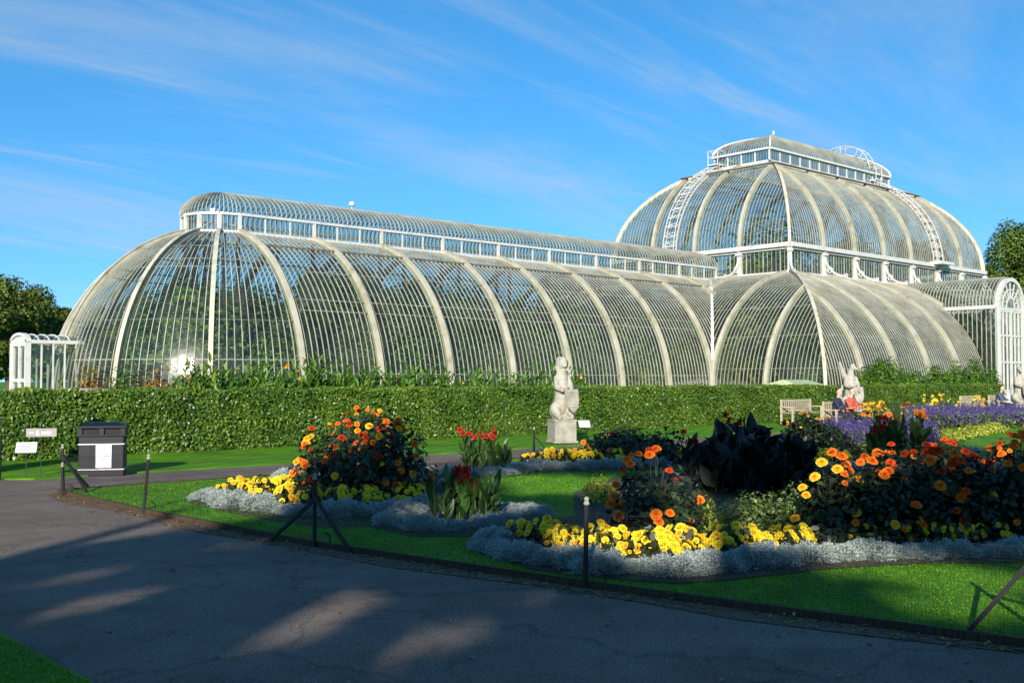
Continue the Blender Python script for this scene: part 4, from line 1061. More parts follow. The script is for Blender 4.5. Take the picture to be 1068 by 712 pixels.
dd = [(868, 566, .36, .86, 'amber-flowered dark dahlia nearest the variegated shrub in the large bed', ('amber', 'amber', 'orange'), 10),
      (918, 566, .40, .90, 'dark dahlia with amber and orange blooms, second along the large bed', ('amber', 'orange'), 12),
      (965, 562, .42, .90, 'tall dark dahlia with red-orange blooms in the middle of the right row', ('redorange', 'redorange', 'orange'), 14),
      (1012, 562, .42, .86, 'dark dahlia with many red-orange blooms just before the sunny lawn', ('redorange', 'orange'), 15),
      (1058, 562, .44, 1.04, 'dark dahlia with large orange blooms at the right edge of the picture', ('orange', 'orange', 'amber'), 15),
      (1110, 562, .44, 1.05, 'dark dahlia with orange blooms beyond the right frame edge', ('orange', 'redorange'), 10),
      (990, 540, .45, .90, 'dark dahlia with red blooms in the second rank, behind the middle of the row', ('redorange', 'redorange'), 18),
      (935, 538, .42, .82, 'dark dahlia with red blooms in the second rank, below the purple salvias', ('redorange', 'orange'), 14),
      (1056, 536, .40, .90, 'tallest dark dahlia with a high red-orange bloom over the far lawn', ('redorange', 'orange'), 18)]
for px_, py_, w_, h_, lb, fl, nf in dd:
    bush('dahlia_bush', pt(px_, py_), w_, w_, h_, M['darkleaf'], 2000, .085, lb, 'dahlia', 'dark dahlias on the right of the large bed', flowers=fl, nfl=int(nf*1.7), flsc=1.05)
# other shrubs of the large bed
bush('golden_shrub', pt(626, 523), .27, .27, .36, M['gold'], 1100, .04, 'small golden-leaved shrub by the shaded lawn', 'shrub', None, stemmat='stem')
bush('golden_shrub', pt(737, 556), .40, .36, .47, M['gold'], 1500, .045, 'golden-leaved shrub between the rounded dahlia and the green shrub', 'shrub', None, stemmat='stem')
bush('variegated_shrub', pt(795, 560), .42, .42, .52, M['vari'], 1700, .05, 'variegated green shrub in the middle of the large bed', 'shrub', None, stemmat='stem')
bush('variegated_shrub', pt(838, 556), .40, .40, .54, M['vari'], 1500, .05, 'variegated green shrub left of the amber dahlias', 'shrub', None, stemmat='stem')
canna_clump('bronze_canna', pt(752, 514), 26, .92, .50, M['bronze'], 'big clump of dark bronze-leaved cannas, its left half', 'canna', 1, 'dark bronze cannas in the large bed')
canna_clump('bronze_canna', pt(805, 516), 26, .90, .50, M['bronze'], 'big clump of dark bronze-leaved cannas, its right half nearest the variegated shrubs', 'canna', 1, 'dark bronze cannas in the large bed')
canna_clump('bronze_canna', pt(778, 500), 20, 1.0, .5, M['bronze'], 'tallest dark bronze cannas, at the back of the clump', 'canna', 2, 'dark bronze cannas in the large bed')
canna_clump('green_canna', pt(470, 543), 9, .62, .20, M['canna'], 'low green cannas with dark red flowers in the nearer small bed, left clump', 'canna', 2, 'cannas in the nearer small bed')
canna_clump('green_canna', pt(505, 542), 9, .60, .18, M['canna'], 'low green cannas with one red flower in the nearer small bed, right clump', 'canna', 1, 'cannas in the nearer small bed')
canna_clump('green_canna', pt(495, 489), 9, .66, .25, M['canna'], 'green cannas with red flowers in the farther small bed, left clump', 'canna', 4, 'cannas in the farther small bed')
canna_clump('green_canna', pt(518, 488), 9, .60, .25, M['canna'], 'green cannas with red flowers in the farther small bed, right clump', 'canna', 3, 'cannas in the farther small bed')
canna_clump('green_canna', pt(925, 490), 10, .95, .3, M['canna'], 'green cannas with red flowers before the purple salvias', 'canna', 5, None)
canna_clump('green_canna', pt(950, 478), 8, 1.1, .3, M['canna'], 'green cannas with orange flowers in front of the purple salvias', 'cannaorange', 5, None)
for i, (px_, py_, w_, h_, nf, fl, lb) in enumerate([(640, 480, .75, .62, 3, ('orange',), 'low dark dahlia behind the statue bed, left end'), (690, 482, .8, .70, 3, ('redorange',), 'low dark dahlia between the statue and the bronze cannas'),
        (655, 474, .8, .62, 4, ('orange', 'amber'), 'low dark dahlia farthest back, right of the statue'), (838, 478, .55, .95, 8, ('amber',), 'dark dahlia with amber blooms right of the bronze cannas, before the pale bench'), (862, 474, .6, .8, 4, ('amber', 'orange'), 'dark dahlia with a lone orange bloom left of the purple salvias')]):
    bush('dahlia_bush', pt(px_, py_), w_, w_, h_, M['darkleaf'], 1300, .11, lb, 'dahlia', 'far dark dahlias', flowers=fl, nfl=nf, flsc=1.15)
# salvias, rudbeckias and pale edging of the far bed
def salvia_mesh(mat, n=32):
    V, rr = [], []; 
    for i in range(n):
        a = rng.random()*6.28; q = .3*math.sqrt(rng.random()); h = .35+.3*rng.random(); b0 = np.array([q*math.cos(a), q*math.sin(a), .22])
        k = 10; t = np.linspace(0, 1, k); C = b0+np.stack([0*t, 0*t, t*h], 1)+rng.normal(0, .008, (k, 3)); D = rdir(k, .5)
        V.append(leaves(C, D, rdir(k), .06*(1.15-t*.6), .045*(1.2-t*.7))); rr.append(rng.random(k))
    return np.concatenate(V), np.concatenate(rr)
SAL = []
for mt in ('purple', 'purple', 'pale'):
    r = empty('salvia'); V, rr = salvia_mesh(M[mt]); npmesh('blossom', V, M[mt], rr, r)
    P, nn = blob_leaves(340, .34, .34, .56, .0, .08); npmesh('foliage', leaves(P, unit(nn+rdir(340)*.6), rdir(340), .10, .04, OVAL), M['vari'], None, r); SAL.append(r)
used = set()
def salvia(k, x, y, label, group, sc):
    o = SAL[k] if k not in used else copy_tree(SAL[k]); used.add(k)
    o.location = (x, y, .06); o.rotation_euler = (0, 0, rng.random()*6); o.scale = (sc, sc, sc*(.62+.2*rng.random())); tag(o, label, 'salvia', group)
for i in range(54):
    px_ = 852+rng.random()*118; dz = 25+rng.random()*7; x, y = dep(px_, dz)
    salvia(rng.integers(0, 2), x, y, 'purple salvia spikes in the nearer drift, beyond the dark dahlias', 'purple salvias in the nearer drift', 1.1)
for i in range(70):
    px_ = 935+rng.random()*150; dz = 34+rng.random()*10+(px_-935)*.03; x, y = dep(px_, dz)
    salvia(2 if rng.random() < .04 else rng.integers(0, 2), x, y, 'purple salvia in the farther drift, below the right-hand benches', 'purple salvias in the farther drift', 1.25)
for i in range(17):
    px_ = 875+rng.random()*75; dz = 36+rng.random()*6; x, y = dep(px_, dz)
    bush('rudbeckia', (x, y, .06), .4, .4, .85, M['vari'], 130, .12, 'orange and yellow daisies in front of the leaning beast statue', 'daisy plant', 'orange daisies below the leaning statue', stems=2, flowers=('amber', 'orange', 'amber'), nfl=5, flsc=1.25)
for i in range(10):
    px_ = 950+rng.random()*90; dz = 47+rng.random()*4; x, y = dep(px_, dz)
    bush('rudbeckia', (x, y, .06), .4, .4, 1.0, M['vari'], 110, .12, 'yellow daisies against the shorter hedge', 'daisy plant', 'yellow daisies against the shorter hedge', stems=2, flowers=('amber', 'yellow'), nfl=6, flsc=1.3)
for i in range(22):
    t = rng.random(); px_ = 985+t*60; dz = 29.5+t*6+rng.random()*1.0; x, y = dep(px_, dz)
    bush('golden_edging', (x, y, .07), .32, .32, .34, M['gold'], 170, .07, 'golden-leaved edging plant between the salvias and the sunny far lawn', 'edging plant', 'golden edging by the far lawn', stems=2, stemmat='stem')
for i in range(9):
    px_ = 925+rng.random()*75; dz = 24+rng.random()*2; x, y = dep(px_, dz)
    bush('golden_edging', (x, y, .07), .25, .25, .3, M['gold'], 150, .06, 'golden-leaved edging plant behind the red cannas', 'edging plant', 'golden edging behind the red cannas', stems=2, stemmat='stem')

# planting between hedge and glasshouse
kk = 0
for px_ in np.arange(96, 218, 9.5):
    x, y = dep(px_+rng.normal(0, 2), 31.5+rng.random()*1.5)
    bush('russet_shrub', (x, y, 0), .55, .5, 2.08+.2*rng.random(), M['coleus' if px_ < 205 and rng.random() < .75 else 'shrub'], 560, .13, 'russet-leaved bedding plant showing over the hedge below the glass apse', 'bedding plant', 'russet plants over the hedge', stems=3, lumps=12)
for px_ in list(np.arange(200, 612, 6.5)):
    x = onY(px_, 27.3+.045*0); y = 27.2+.03*(x-15)+rng.random()*.9; x = onY(px_+rng.normal(0, 3), y)
    bush('tall_canna', (x, y, 0), .62, .5, 1.98+.26*rng.random()-.16*(px_ > 480), M['shrub'], 260, .27, 'tall green canna showing over the hedge below the low wing', 'canna', 'tall cannas over the hedge', shape=LANCE, asp=.24, stems=4, stemmat='stem', flowers=('orange', 'amber'), nfl=2 if rng.random() < .3 else 0, flsc=1.0, lumps=14, droop=-.5)
for px_, h_, lb in [(905, 2.2, 'low green shrub beside the leaning statue, under the dome'), (917, 2.75, 'tall bright green shrub right of the leaning statue'), (934, 2.5, 'bright green shrub in the middle of the group under the dome'), (950, 2.1, 'lowest green shrub of the group under the dome'), (975, 2.2, 'bright green shrub left of the porch group'), (992, 2.7, 'tall bright green shrub in front of the centre bays'), (1012, 2.6, 'feathery green shrub next to the tall porch'), (1030, 2.3, 'green shrub at the foot of the tall porch')]:
    x = onY(px_, 29.3); bush('leafy_shrub', (x, 29.3, 0), 1.15, .8, h_+.35, M['shrub'], 3600, .2, lb, 'shrub', 'green shrubs behind the shorter hedge', shape=LANCE, asp=.3, stemmat='stem')
# ------------------------------------------------------------------ plants inside the glasshouse
def palm(h, mat, n=15, L=2.2, label=''):
    r = empty('indoor_palm'); mb = MB(); mb.tube([(0, 0, 0), (.05, .02, h*.5), (0, .05, h)], [.14, .11, .09], 6); mb.build('trunk', M['bark'], r)
    C, D, Nn, Ls = [], [], [], []
    for i in range(n):
        a = i*2.4+rng.random(); e0 = 1.1-1.3*(i/n)+rng.normal(0, .1); d = np.array([math.cos(a), math.sin(a), 0]); p = np.array([0, .05, h]); st = L/9
        for k in range(9):
            e = e0-k*.17; step = d*math.cos(e)+np.array([0, 0, math.sin(e)]); p = p+step*st; s_ = np.cross(d, [0, 0, 1])
            for sg in (-1, 1):
                for q in (0, .5):
                    C.append(p+step*st*q); D.append(unit(s_*sg+step*.7+np.array([0, 0, -.35]))); Nn.append(np.array([0, 0, 1.])); Ls.append(.55*(1-.06*k)*L/2.2)
    npmesh('crown', leaves(np.array(C), np.array(D), np.array(Nn), np.array(Ls), .08*L/2.2+.03, DIA), mat, None, r); return r
def broad(h, rad, mat, n=1500, L=.28):
    r = empty('indoor_tree'); mb = MB(); mb.tube([(0, 0, 0), (.1, 0, h*.4), (0, .1, h*.75)], [.12, .09, .04], 6); mb.build('trunk', M['bark'], r)
    P, nn = blob_leaves(n, rad, rad, h*.8, h*.2, L, .6, 14); npmesh('crown', leaves(P, unit(np.cross(rdir(n), nn)+nn*.3-np.array([0, 0, .3])), nn, L*(.6+.8*rng.random(n)), L*.45, OVAL), mat, None, r); return r
protos = [palm(3.4, M['palm'], 16, 2.4), palm(4.6, M['palm'], 18, 2.2), palm(2.0, M['palm2'], 14, 2.3), broad(4.6, 2.0, M['palm'], 3200, .30), broad(6.0, 2.1, M['shrub'], 3600, .30), broad(4.0, 1.9, M['palm2'], 2600, .26)]
first = [True]*6
def indoor(k, x, y, sc, lb, gp):
    o = protos[k] if first[k] else copy_tree(protos[k]); first[k] = False
    o.location = (x, y, .1); o.rotation_euler = (0, 0, rng.random()*6.28); o.scale = (sc, sc, sc*(.9+.2*rng.random())); tag(o, lb, 'palm' if k < 3 else 'indoor tree', gp)
for i in range(22):
    for row in (-5.2, -3.8, -1.0, 1.6, 3.7, 5.2, 5.9):
        x = XC-UA-5.2+i*1.65+rng.normal(0, .4); y = YC+row+rng.normal(0, .4)
        if x < XC-UA and math.hypot(x-(XC-UA), y-YC) > 5.4: continue
        k = int(rng.choice([0, 1, 2, 3, 3, 4, 4, 5, 5])); mx_ = .64 if abs(row) > 5 else (.95 if abs(row) > 3 else 1.25)
        q = abs(y-YC) if x > XC-UA else math.hypot(x-(XC-UA), y-YC); zr = WZ0+WB*math.sqrt(max(1-((q+1.3)/WR)**2, .03)); hk = (5.0, 6.2, 3.6, 5.0, 6.6, 4.4)[k]
        if q > 6.25: continue
        indoor(k, x, y, min(mx_*(.85+.25*rng.random()), (zr-.5)/hk/1.05), 'leafy palm or tree growing behind the panes of the low wing', 'plants inside the low wing')
for i in range(15):
    for row in (-11.9, -9.5, -5.2, 0, 5, 9.5):
        x = XC-18.5+i*2.6+rng.normal(0, .6); y = YC+row+rng.normal(0, .7); k = int(rng.integers(0, 6))
        big = abs(row) < 7 and abs(x-XC) < 11
        sc = (1.7+.6*rng.random()) if big else ((.7 if row < -11 else 1.0)+.25*rng.random())
        du, dv = abs(x-XC), abs(y-YC)
        def roofz(q, h0, i0, z0, dz, pm): f = min(max((h0-q)/i0, 0), 1); return z0+dz*math.sin(math.acos(1-f*(1-math.cos(pm))))/math.sin(pm)
        zr = min(roofz(du+1.5, U1, U1-UU, DZ, UZ1-DZ, UPH), roofz(dv+1.5, V1, V1-VV, DZ, UZ1-DZ, UPH)) if du < U1-1 and dv < V1-1 else min(roofz(du+1.6, U0, U0-U1, LZ0, LZ1-LZ0, LPH), roofz(dv+1.6, V0, V0-V1, LZ0, LZ1-LZ0, LPH))
        hk = (5.0, 6.2, 3.6, 5.0, 6.6, 4.3)[k]; sc = min(sc, max(zr-.8, 1.2)/hk/1.1)
        for _ in range(4):
            e_ = 1.9*sc; zz_ = roofz(dv+e_, V1, V1-VV, DZ, UZ1-DZ, UPH) if (du+e_ < U1 and dv+e_ < V1) else min(roofz(du+e_, U0, U0-U1, LZ0, LZ1-LZ0, LPH), roofz(dv+e_, V0, V0-V1, LZ0, LZ1-LZ0, LPH)) if (du+e_ > U1+.5 and dv+e_ > 0) or dv+e_ > V1+.5 else 8.2
            if sc*hk*.92 > zz_: sc = max(sc*.85, .35)
        indoor(k, x, y, sc, 'tall palm or tree growing under the glass of the domed centre', 'plants inside the domed centre')

# ------------------------------------------------------------------ trees outside
def tree(name, loc, h, rad, mat, label, n=7000, L=.42, lumps=26, base=.25, group=None, cat='tree', keep=None, lobes=None):
    r = empty(name, loc, 0, label, cat, group); mb = MB(); tr_ = h*.022+.08
    mb.tube([(0, 0, -.1), (.1, .05, h*.2), (-.05, .1, h*.45), (0, 0, h*.8)], [tr_*1.4, tr_, tr_*.75, tr_*.25], 8); mb.build('trunk', M['bark'], r)
    cz = h*(1+base)/2; hz = h*(1-base)/2
    lc = unit(rng.normal(size=(lumps, 3)))*(.45+.42*rng.random((lumps, 1))); lr = .22+.17*rng.random(lumps); lc[:3] *= .2
    if lobes is not None: lc, lr = lobes
    br = MB()
    for c in lc[::2]:
        e = np.array([c[0]*rad, c[1]*rad, cz+c[2]*hz])
        if keep is not None and not keep(np.stack([e*t+np.array([0, 0, (1-t)*h*.3]) for t in (.4, .6, .8, 1.0)])+np.array(loc)).all(): continue; b0 = np.array([0, 0, h*(.22+.25*rng.random())]); br.tube([tuple(b0), tuple(b0*.45+e*.55+np.array([0, 0, -.2])), tuple(e)], [tr_*.45, tr_*.3, tr_*.08], 5)
    br.build('branches', M['bark'], r)
    k = rng.integers(0, len(lc), n); d = rdir(n); rr_ = lr[k]*(.35+.65*rng.random(n)**.45); p = lc[k]+d*rr_[:, None]
    nn = unit(d+np.array([0, 0, .35])+rng.normal(0, .3, (n, 3))); P = p*np.array([rad, rad, hz])+np.array([0, 0, cz])
    if keep is not None:
        m_ = keep(P+np.array(loc)); P, nn = P[m_], nn[m_]; n = len(P)
    D = unit(np.cross(rdir(n), nn)+nn*.2-np.array([0, 0, .25])); npmesh('crown', leaves(P, D, nn, L*(.6+.8*rng.random(n)), L*.6, OVAL), mat, None, r); return r
for px_, dz, h_, rd, mt, lb, n_ in [(-22, 95, 11.5, 6.5, 'tree_dark', 'dark broad tree at the left edge beyond the small porch', 9000), (22, 105, 11.8, 5.2, 'tree_dark', 'dark rounded tree left of the glass apse', 9000), (55, 112, 9.0, 4.6, 'tree', 'lower green tree just left of the glass apse', 7000), (8, 80, 5.0, 4.5, 'tree_dark', 'dark bushy tree behind the low white porch', 6000),
        (74, 150, 12.5, 4, 'tree', 'pale green treetop peeping beside the curve of the apse', 4000),
        (1064, 120, 19.5, 5.2, 'tree', 'tall rounded green tree right of the dome', 12000), (1100, 118, 17.5, 6.0, 'tree', 'broad green tree at the right edge behind the porch', 9000), (1030, 150, 11, 6, 'tree_dark', 'dark tree low behind the porch and dome', 6000)]:
    x, y = dep(px_, dz); tree('broadleaf_tree', (x, y, 0), h_, rd, M[mt], lb, int(n_*2.2), .32, 34)
for px_, dz, h_, rd, mt, lb in [(-70, 100, 13, 7, 'tree', 'broad green tree beyond the left frame edge'), (-130, 92, 12, 6.5, 'tree_dark', 'dark tree second beyond the left frame edge'), (-200, 105, 15, 7.5, 'tree', 'tall tree third beyond the left frame edge'), (-290, 95, 13, 7, 'tree_dark', 'dark tree far beyond the left frame edge'), (1170, 120, 17, 7, 'tree_dark', 'dark tree beyond the right frame edge'), (1250, 125, 19, 8, 'tree', 'tall green tree far beyond the right frame edge')]:
    x, y = dep(px_, dz); tree('broadleaf_tree', (x, y, 0), h_, rd, M[mt], lb, 12000, .42, 30, .12)
for i, (px_, h_) in enumerate([(120, 7.5), (165, 12), (212, 13), (262, 11), (330, 15.5), (385, 16), (440, 15), (505, 12), (560, 11.5), (610, 13.5), (665, 13), (690, 12), (740, 15), (800, 17), (860, 18), (940, 18)]):
    x, y = dep(px_, 112+rng.random()*14); tree('park_tree', (x, y, 0), h_, 6.5, M['tree_dark' if i % 2 else 'tree'], 'green park tree beyond the glasshouse, glimpsed through its panes', 6000, .7, 18, .08, 'trees seen through the glass')

# trees standing behind the photographer, whose crowns throw the dappled shade on the path and beds
SH = [(-500, 690), (-60, 604), (0, 592), (60, 578), (120, 566), (190, 557), (235, 551), (300, 543), (360, 522), (420, 503), (480, 492), (540, 486), (600, 480), (690, 468), (740, 460), (800, 457), (880, 456), (950, 461), (1068, 470), (1300, 480), (1500, 500)]
shx = np.array([a for a, b in SH]); shy = np.array([b for a, b in SH])
LIT = [(278, 664, 108, 20, -.22), (352, 630, 62, 13, -.2), (450, 667, 65, 18, -.3), (250, 568, 55, 3, -.1), (75, 603, 85, 5, -.14), (120, 619, 95, 4, -.14), (75, 641, 75, 4, -.16), (185, 632, 50, 3, -.14), (560, 622, 60, 5, -.05), (610, 642, 50, 4, 0),
       (950, 597, 100, 14, .1), (1035, 612, 60, 14, .05), (1020, 642, 90, 15, .1), (800, 606, 80, 7, -.1), (700, 601, 40, 5, 0), (880, 624, 50, 4, 0),
       (560, 503, 60, 3, 0), (560, 516, 40, 2, 0), (625, 510, 50, 10, 0), (700, 578, 100, 16, 0), (610, 576, 50, 9, 0), (790, 574, 100, 10, 0), (480, 540, 70, 6, 0), (555, 534, 20, 4, 0), (745, 541, 70, 14, 0), (815, 543, 60, 9, 0), (270, 513, 60, 6, 0), (400, 505, 40, 6, 0), (960, 521, 110, 5, .02), (700, 513, 50, 4, 0), (898, 538, 10, 6, 0), (1050, 518, 14, 6, 0), (665, 515, 30, 5, 0)]
def keep(P):
    t = P[:, 2]/math.sin(EL); Q = P+t[:, None]*sdir
    v = Q-np.array([0, 0, EYE]); d = v@fw; okd = d > 1.0; d = np.maximum(d, .5)
    X = 534+F*(v@rt)/d; Yp = 356-F*(v@up)/d
    X = X+rng.normal(0, 5, len(P)); Yp = Yp+rng.normal(0, 1.5, len(P))
    shade = (Yp > np.interp(X, shx, shy)) | ~okd
    for cx, cy_, a, b_, sl_ in LIT:
        xx = X-cx; yy = Yp-cy_-sl_*xx; e = (xx/(a+13))**2+(yy/(b_+(8 if b_ > 12 else 5)))**2
        shade &= ~((e < 1.0+rng.normal(0, .12, len(P))) & okd)
    return shade
def shade_at(px, py, L):       # where a crown of a tree L metres back along the light must be
    x, y = gnd(px, py); return np.array([x, y, 0])-sdir*L
rad_list = []
gw = unit(np.array([sdir[0], sdir[1], 0])); gs = np.array([gw[1], -gw[0], 0])
for i, (lat, back, h_, rd) in enumerate([(-13.5, 15, 12.5, 5.5), (-6.5, 17, 14, 5.8), (.5, 15, 15, 5.6), (7, 17, 16, 5.8), (13.5, 15.5, 17, 5.8), (20, 18, 19, 6.5), (-3, 22, 17, 6), (10, 22, 20, 6.5), (17, 23, 21, 7), (3.5, 24, 19, 6.5)]):
    p = -gw*back+gs*lat
    tree('shade_tree', (p[0], p[1], 0), h_, rd, M['tree'], ['wide leafy tree behind the viewer whose shade falls on the path', 'leafy tree behind the viewer shading the flower beds'][i % 2], 42000, .27, 46, .14, 'trees that shade the path', keep=keep)

# ------------------------------------------------------------------ litter bin
bx, by = (7.43+8.15)/2+.10, (19.87+19.48)/2+.29
b = empty('litter_bin', (bx, by, 0), R(-28.4), 'navy double litter bin with white trim lines and a notice on its front', 'litter bin')
W_, D_, H_ = .82, .62, .98
mb = MB(); mb.box((0, 0, .365), (W_-.04, D_-.04, .73)); mb.build('body', M['navy'], b, bevel=.012)
mb = MB()
for z in (.585, .125): mb.box((0, 0, z), (W_-.02, D_-.02, .016))
mb.build('trim_line', M['paper'], b)
mb = MB(); mb.box((0, 0, .745), (W_+.03, D_+.03, .03)); mb.build('ledge', M['navy'], b, bevel=.006)
mb = MB()
for sx in (-1, 1): mb.box((sx*(W_/2-.04), 0, .82), (.08, D_-.03, .125))
mb.box((0, 0, .82), (.09, D_-.03, .125)); mb.box((0, .02, .82), (W_-.1, .05, .125)); mb.build('hood', M['navy'], b)
for sx in (-1, 1):
    mb = MB(); mb.box((sx*.19, -.03, .82), (.27, D_-.16, .12)); mb.build('opening', M['black'], b)
mb = MB(); x, y = W_/2+.02, D_/2+.02; z0, z1, z2 = .883, .915, .975
for (xa, ya, za, xb, yb, zb) in ((x, y, z0, x, y, z1), (x, y, z1, x-.16, y-.16, z2)):
    A = [(-xa, -ya, za), (xa, -ya, za), (xa, ya, za), (-xa, ya, za)]; B = [(-xb, -yb, zb), (xb, -yb, zb), (xb, yb, zb), (-xb, yb, zb)]
    for i in range(4): mb.face([A[i], A[(i+1) % 4], B[(i+1) % 4], B[i]])
mb.face(B); mb.face([(-x, y, z0), (x, y, z0), (x, -y, z0), (-x, -y, z0)]); mb.build('lid', M['navy'], b)
mb = MB(); mb.box((.045, -D_/2+.012, .365), (.27, .02, .42)); nt_ = mb.build('notice', M['paper'], b)
mb = MB()
for z, wd in ((.50, .11), (.455, .20), (.41, .18), (.365, .21), (.32, .10)):
    xx = .045-wd/2
    while xx < .045+wd/2-.012:
        l = .012+.03*random.random(); l = min(l, .045+wd/2-xx); mb.box((xx+l/2, -D_/2-.0005, z), (l, .004, .014)); xx += l+.008
mb.build('lettering', M['ink'], nt_)
mb = MB(); mb.box((-W_/2+.012, -.1, .48), (.02, .05, .10)); mb.build('lock_plate', M['plinth'], b)
mb = MB()
for sx in (-1, 1): mb.bar((sx*.17-.005, -D_/2+.018, .14), (sx*.17-.005, -D_/2+.018, .575), .006, .006)
mb.build('door_seam', M['black'], b)

# ------------------------------------------------------------------ small signs
def sign(loc, z, wd, ht, tilt, rz, mat, label, cat='sign', marks=None):
    r = empty('plant_label', (loc[0], loc[1], .06), rz, label, cat)
    mb = MB(); mb.bar((0, .02, -.05), (0, .02, z-ht*.3*math.cos(tilt)), .022, .014); mb.build('post', M['iron'], r)
    Y = Vector((0, math.sin(tilt), math.cos(tilt))); Z = Vector((0, -math.cos(tilt), math.sin(tilt)))
    mb = MB(); mb.box((0, 0, z), (wd, ht, .015), 0, (1, 0, 0), Y, Z); p = mb.build('panel', mat, r)
    if marks:
        mb = MB()
        for (x, y, w2, h2) in marks: c = Vector((0, 0, z))+Vector((1, 0, 0))*x*wd+Y*y*ht+Z*.010; mb.box(c, (w2*wd, h2*ht, .004), 0, (1, 0, 0), Y, Z)
        mb.build('lettering', marks_mat, p)
    return r
lines_ = [(-.12+.03*i % .1, .28-.15*i, .62-.07*(i % 3), .05) for i in range(5)]
marks_mat = M['ink']
x, y = gnd(27, 496, .06); sign((x, y), .50, .34, .25, R(48), R(-25), M['paper'], 'tilted white information label on a thin post left of the litter bin', marks=lines_)
marks_mat = M['paper']
x, y = gnd(42.5, 495.5, .06)
pl = sign((x, y), .76, .50, .15, R(5), R(-22), M['plaque'], 'narrow grey-pink plaque on a thin post in front of the hedge', marks=[(-.12, -.12, .10, .30), (-.12, .12, .05, .25), (.16, .05, .34, .12), (.16, -.18, .30, .10), (-.33, 0, .14, .14)])
marks_mat = M['ink']
x, y = gnd(609.5, 462, .06); sign((x, y), .52, .30, .26, R(50), R(-35), M['paper'], 'small pale label on a thin post right of the shield-bearing statue', marks=lines_)
x, y = gnd(-1, 500, .0)
r = empty('sign_post', (x, y, 0), 0, 'dark post at the left edge of the picture beside the verge', 'post'); mb = MB(); mb.tube([(0, 0, -.1), (0, 0, .72)], .035, 8); mb.build('shaft', M['iron'], r)
mb = MB(); mb.lathe([(.05, .72), (.05, .76), (.0, .79)], 8); mb.build('cap', M['iron'], r)

# ------------------------------------------------------------------ low netting fence round the lawn
fence = empty('netting_fence', (6.0, 9.9, 0), 0, 'low dark netting fence on thin posts along the near edge of the lawn', 'fence')
FX, FY = 6.0, 9.9
def fpost(x, y, h=.72, braces=(), lean=(0, 0), parent=fence, ox=FX, oy=FY, name='post'):
    mb = MB(); mb.tube([(x-ox, y-oy, -.05), (x-ox+lean[0], y-oy+lean[1], h)], .021, 8)
    p = mb.build(name, M['iron'], parent)
    mb = MB(); mb.lathe([(.024, -.012), (.027, .0), (.016, .02), (.024, .035), (.018, .05), (.0, .058)], 8, 0, (x-ox+lean[0], y-oy+lean[1], h)); mb.build('knob', M['plinth'], p)
    for bx_, by_, hz in braces:
        mb = MB(); mb.bar((bx_-ox, by_-oy, -.02), (x-ox+lean[0]*.8, y-oy+lean[1]*.8, hz), .032, .032); mb.build('brace', M['iron'], p)
    mb = MB(); mb.tube([(x-ox+.10, y-oy-.14, -.02), (x-ox+.10, y-oy-.14, .13), (x-ox+.06, y-oy-.10, .16)], .009, 5); mb.build('peg', M['iron'], p)
t1 = (6.10, 16.95)
fpost(*t1, .72, [(6.32, 16.45, .6), (6.75, 17.55, .55)], (-.02, .02)); fpost(6.02, 16.8, .45)
fpost(6.03, 13.88, .72, lean=(.05, -.03))
fpost(6.14, 9.85, .72, [(5.98, 10.55, .5), (6.22, 9.25, .52)])
fpost(KX(6.39)+.06, 6.39, .71, lean=(.02, 0))
xe, ye = 7.44, 2.92
fpost(xe, ye, .74, [(7.30, 3.46, .70), (8.0, 2.3, .6)])
ln = [(6.10, 16.95), (6.03, 13.88), (6.14, 9.85), (KX(6.39)+.06, 6.39), (xe, ye)]
mb = MB(); pitch = .024
tot = []
for a, b2 in zip(ln[:-1], ln[1:]):
    a3, b3 = Vector((a[0]-FX, a[1]-FY, 0)), Vector((b2[0]-FX, b2[1]-FY, 0)); L = (b3-a3).length
    for k in range(25): z = .06+k*pitch; mb.bar(a3+Vector((0, 0, z)), b3+Vector((0, 0, z)), .0009 if 0 < k < 24 else .0026, .0009 if 0 < k < 24 else .0026)
    n = int(L/pitch)
    for i in range(n): p = a3+(b3-a3)*(i/n); mb.bar(p+Vector((0, 0, .06)), p+Vector((0, 0, .06+24*pitch)), .0009, .0009)
mb.build('netting', M['iron'], fence)
fence2 = empty('wire_fence', (18, 17.7, 0), 0, 'low wire line with a tripod end post along the far edge of the lawn', 'fence')
x, y = gnd(557, 473, .02); FX2, FY2 = 18, 17.7
fpost(x, y, .6, [(x-.28, y-.25, .45), (x+.35, y-.2, .45)], parent=fence2, ox=FX2, oy=FY2)
mb = MB()
for z in (.15, .35, .55): mb.bar((t1[0]-FX2, t1[1]-FY2+.05, z), (x-FX2, y-FY2, z), .003, .003)
mb.build('wire', M['iron'], fence2)

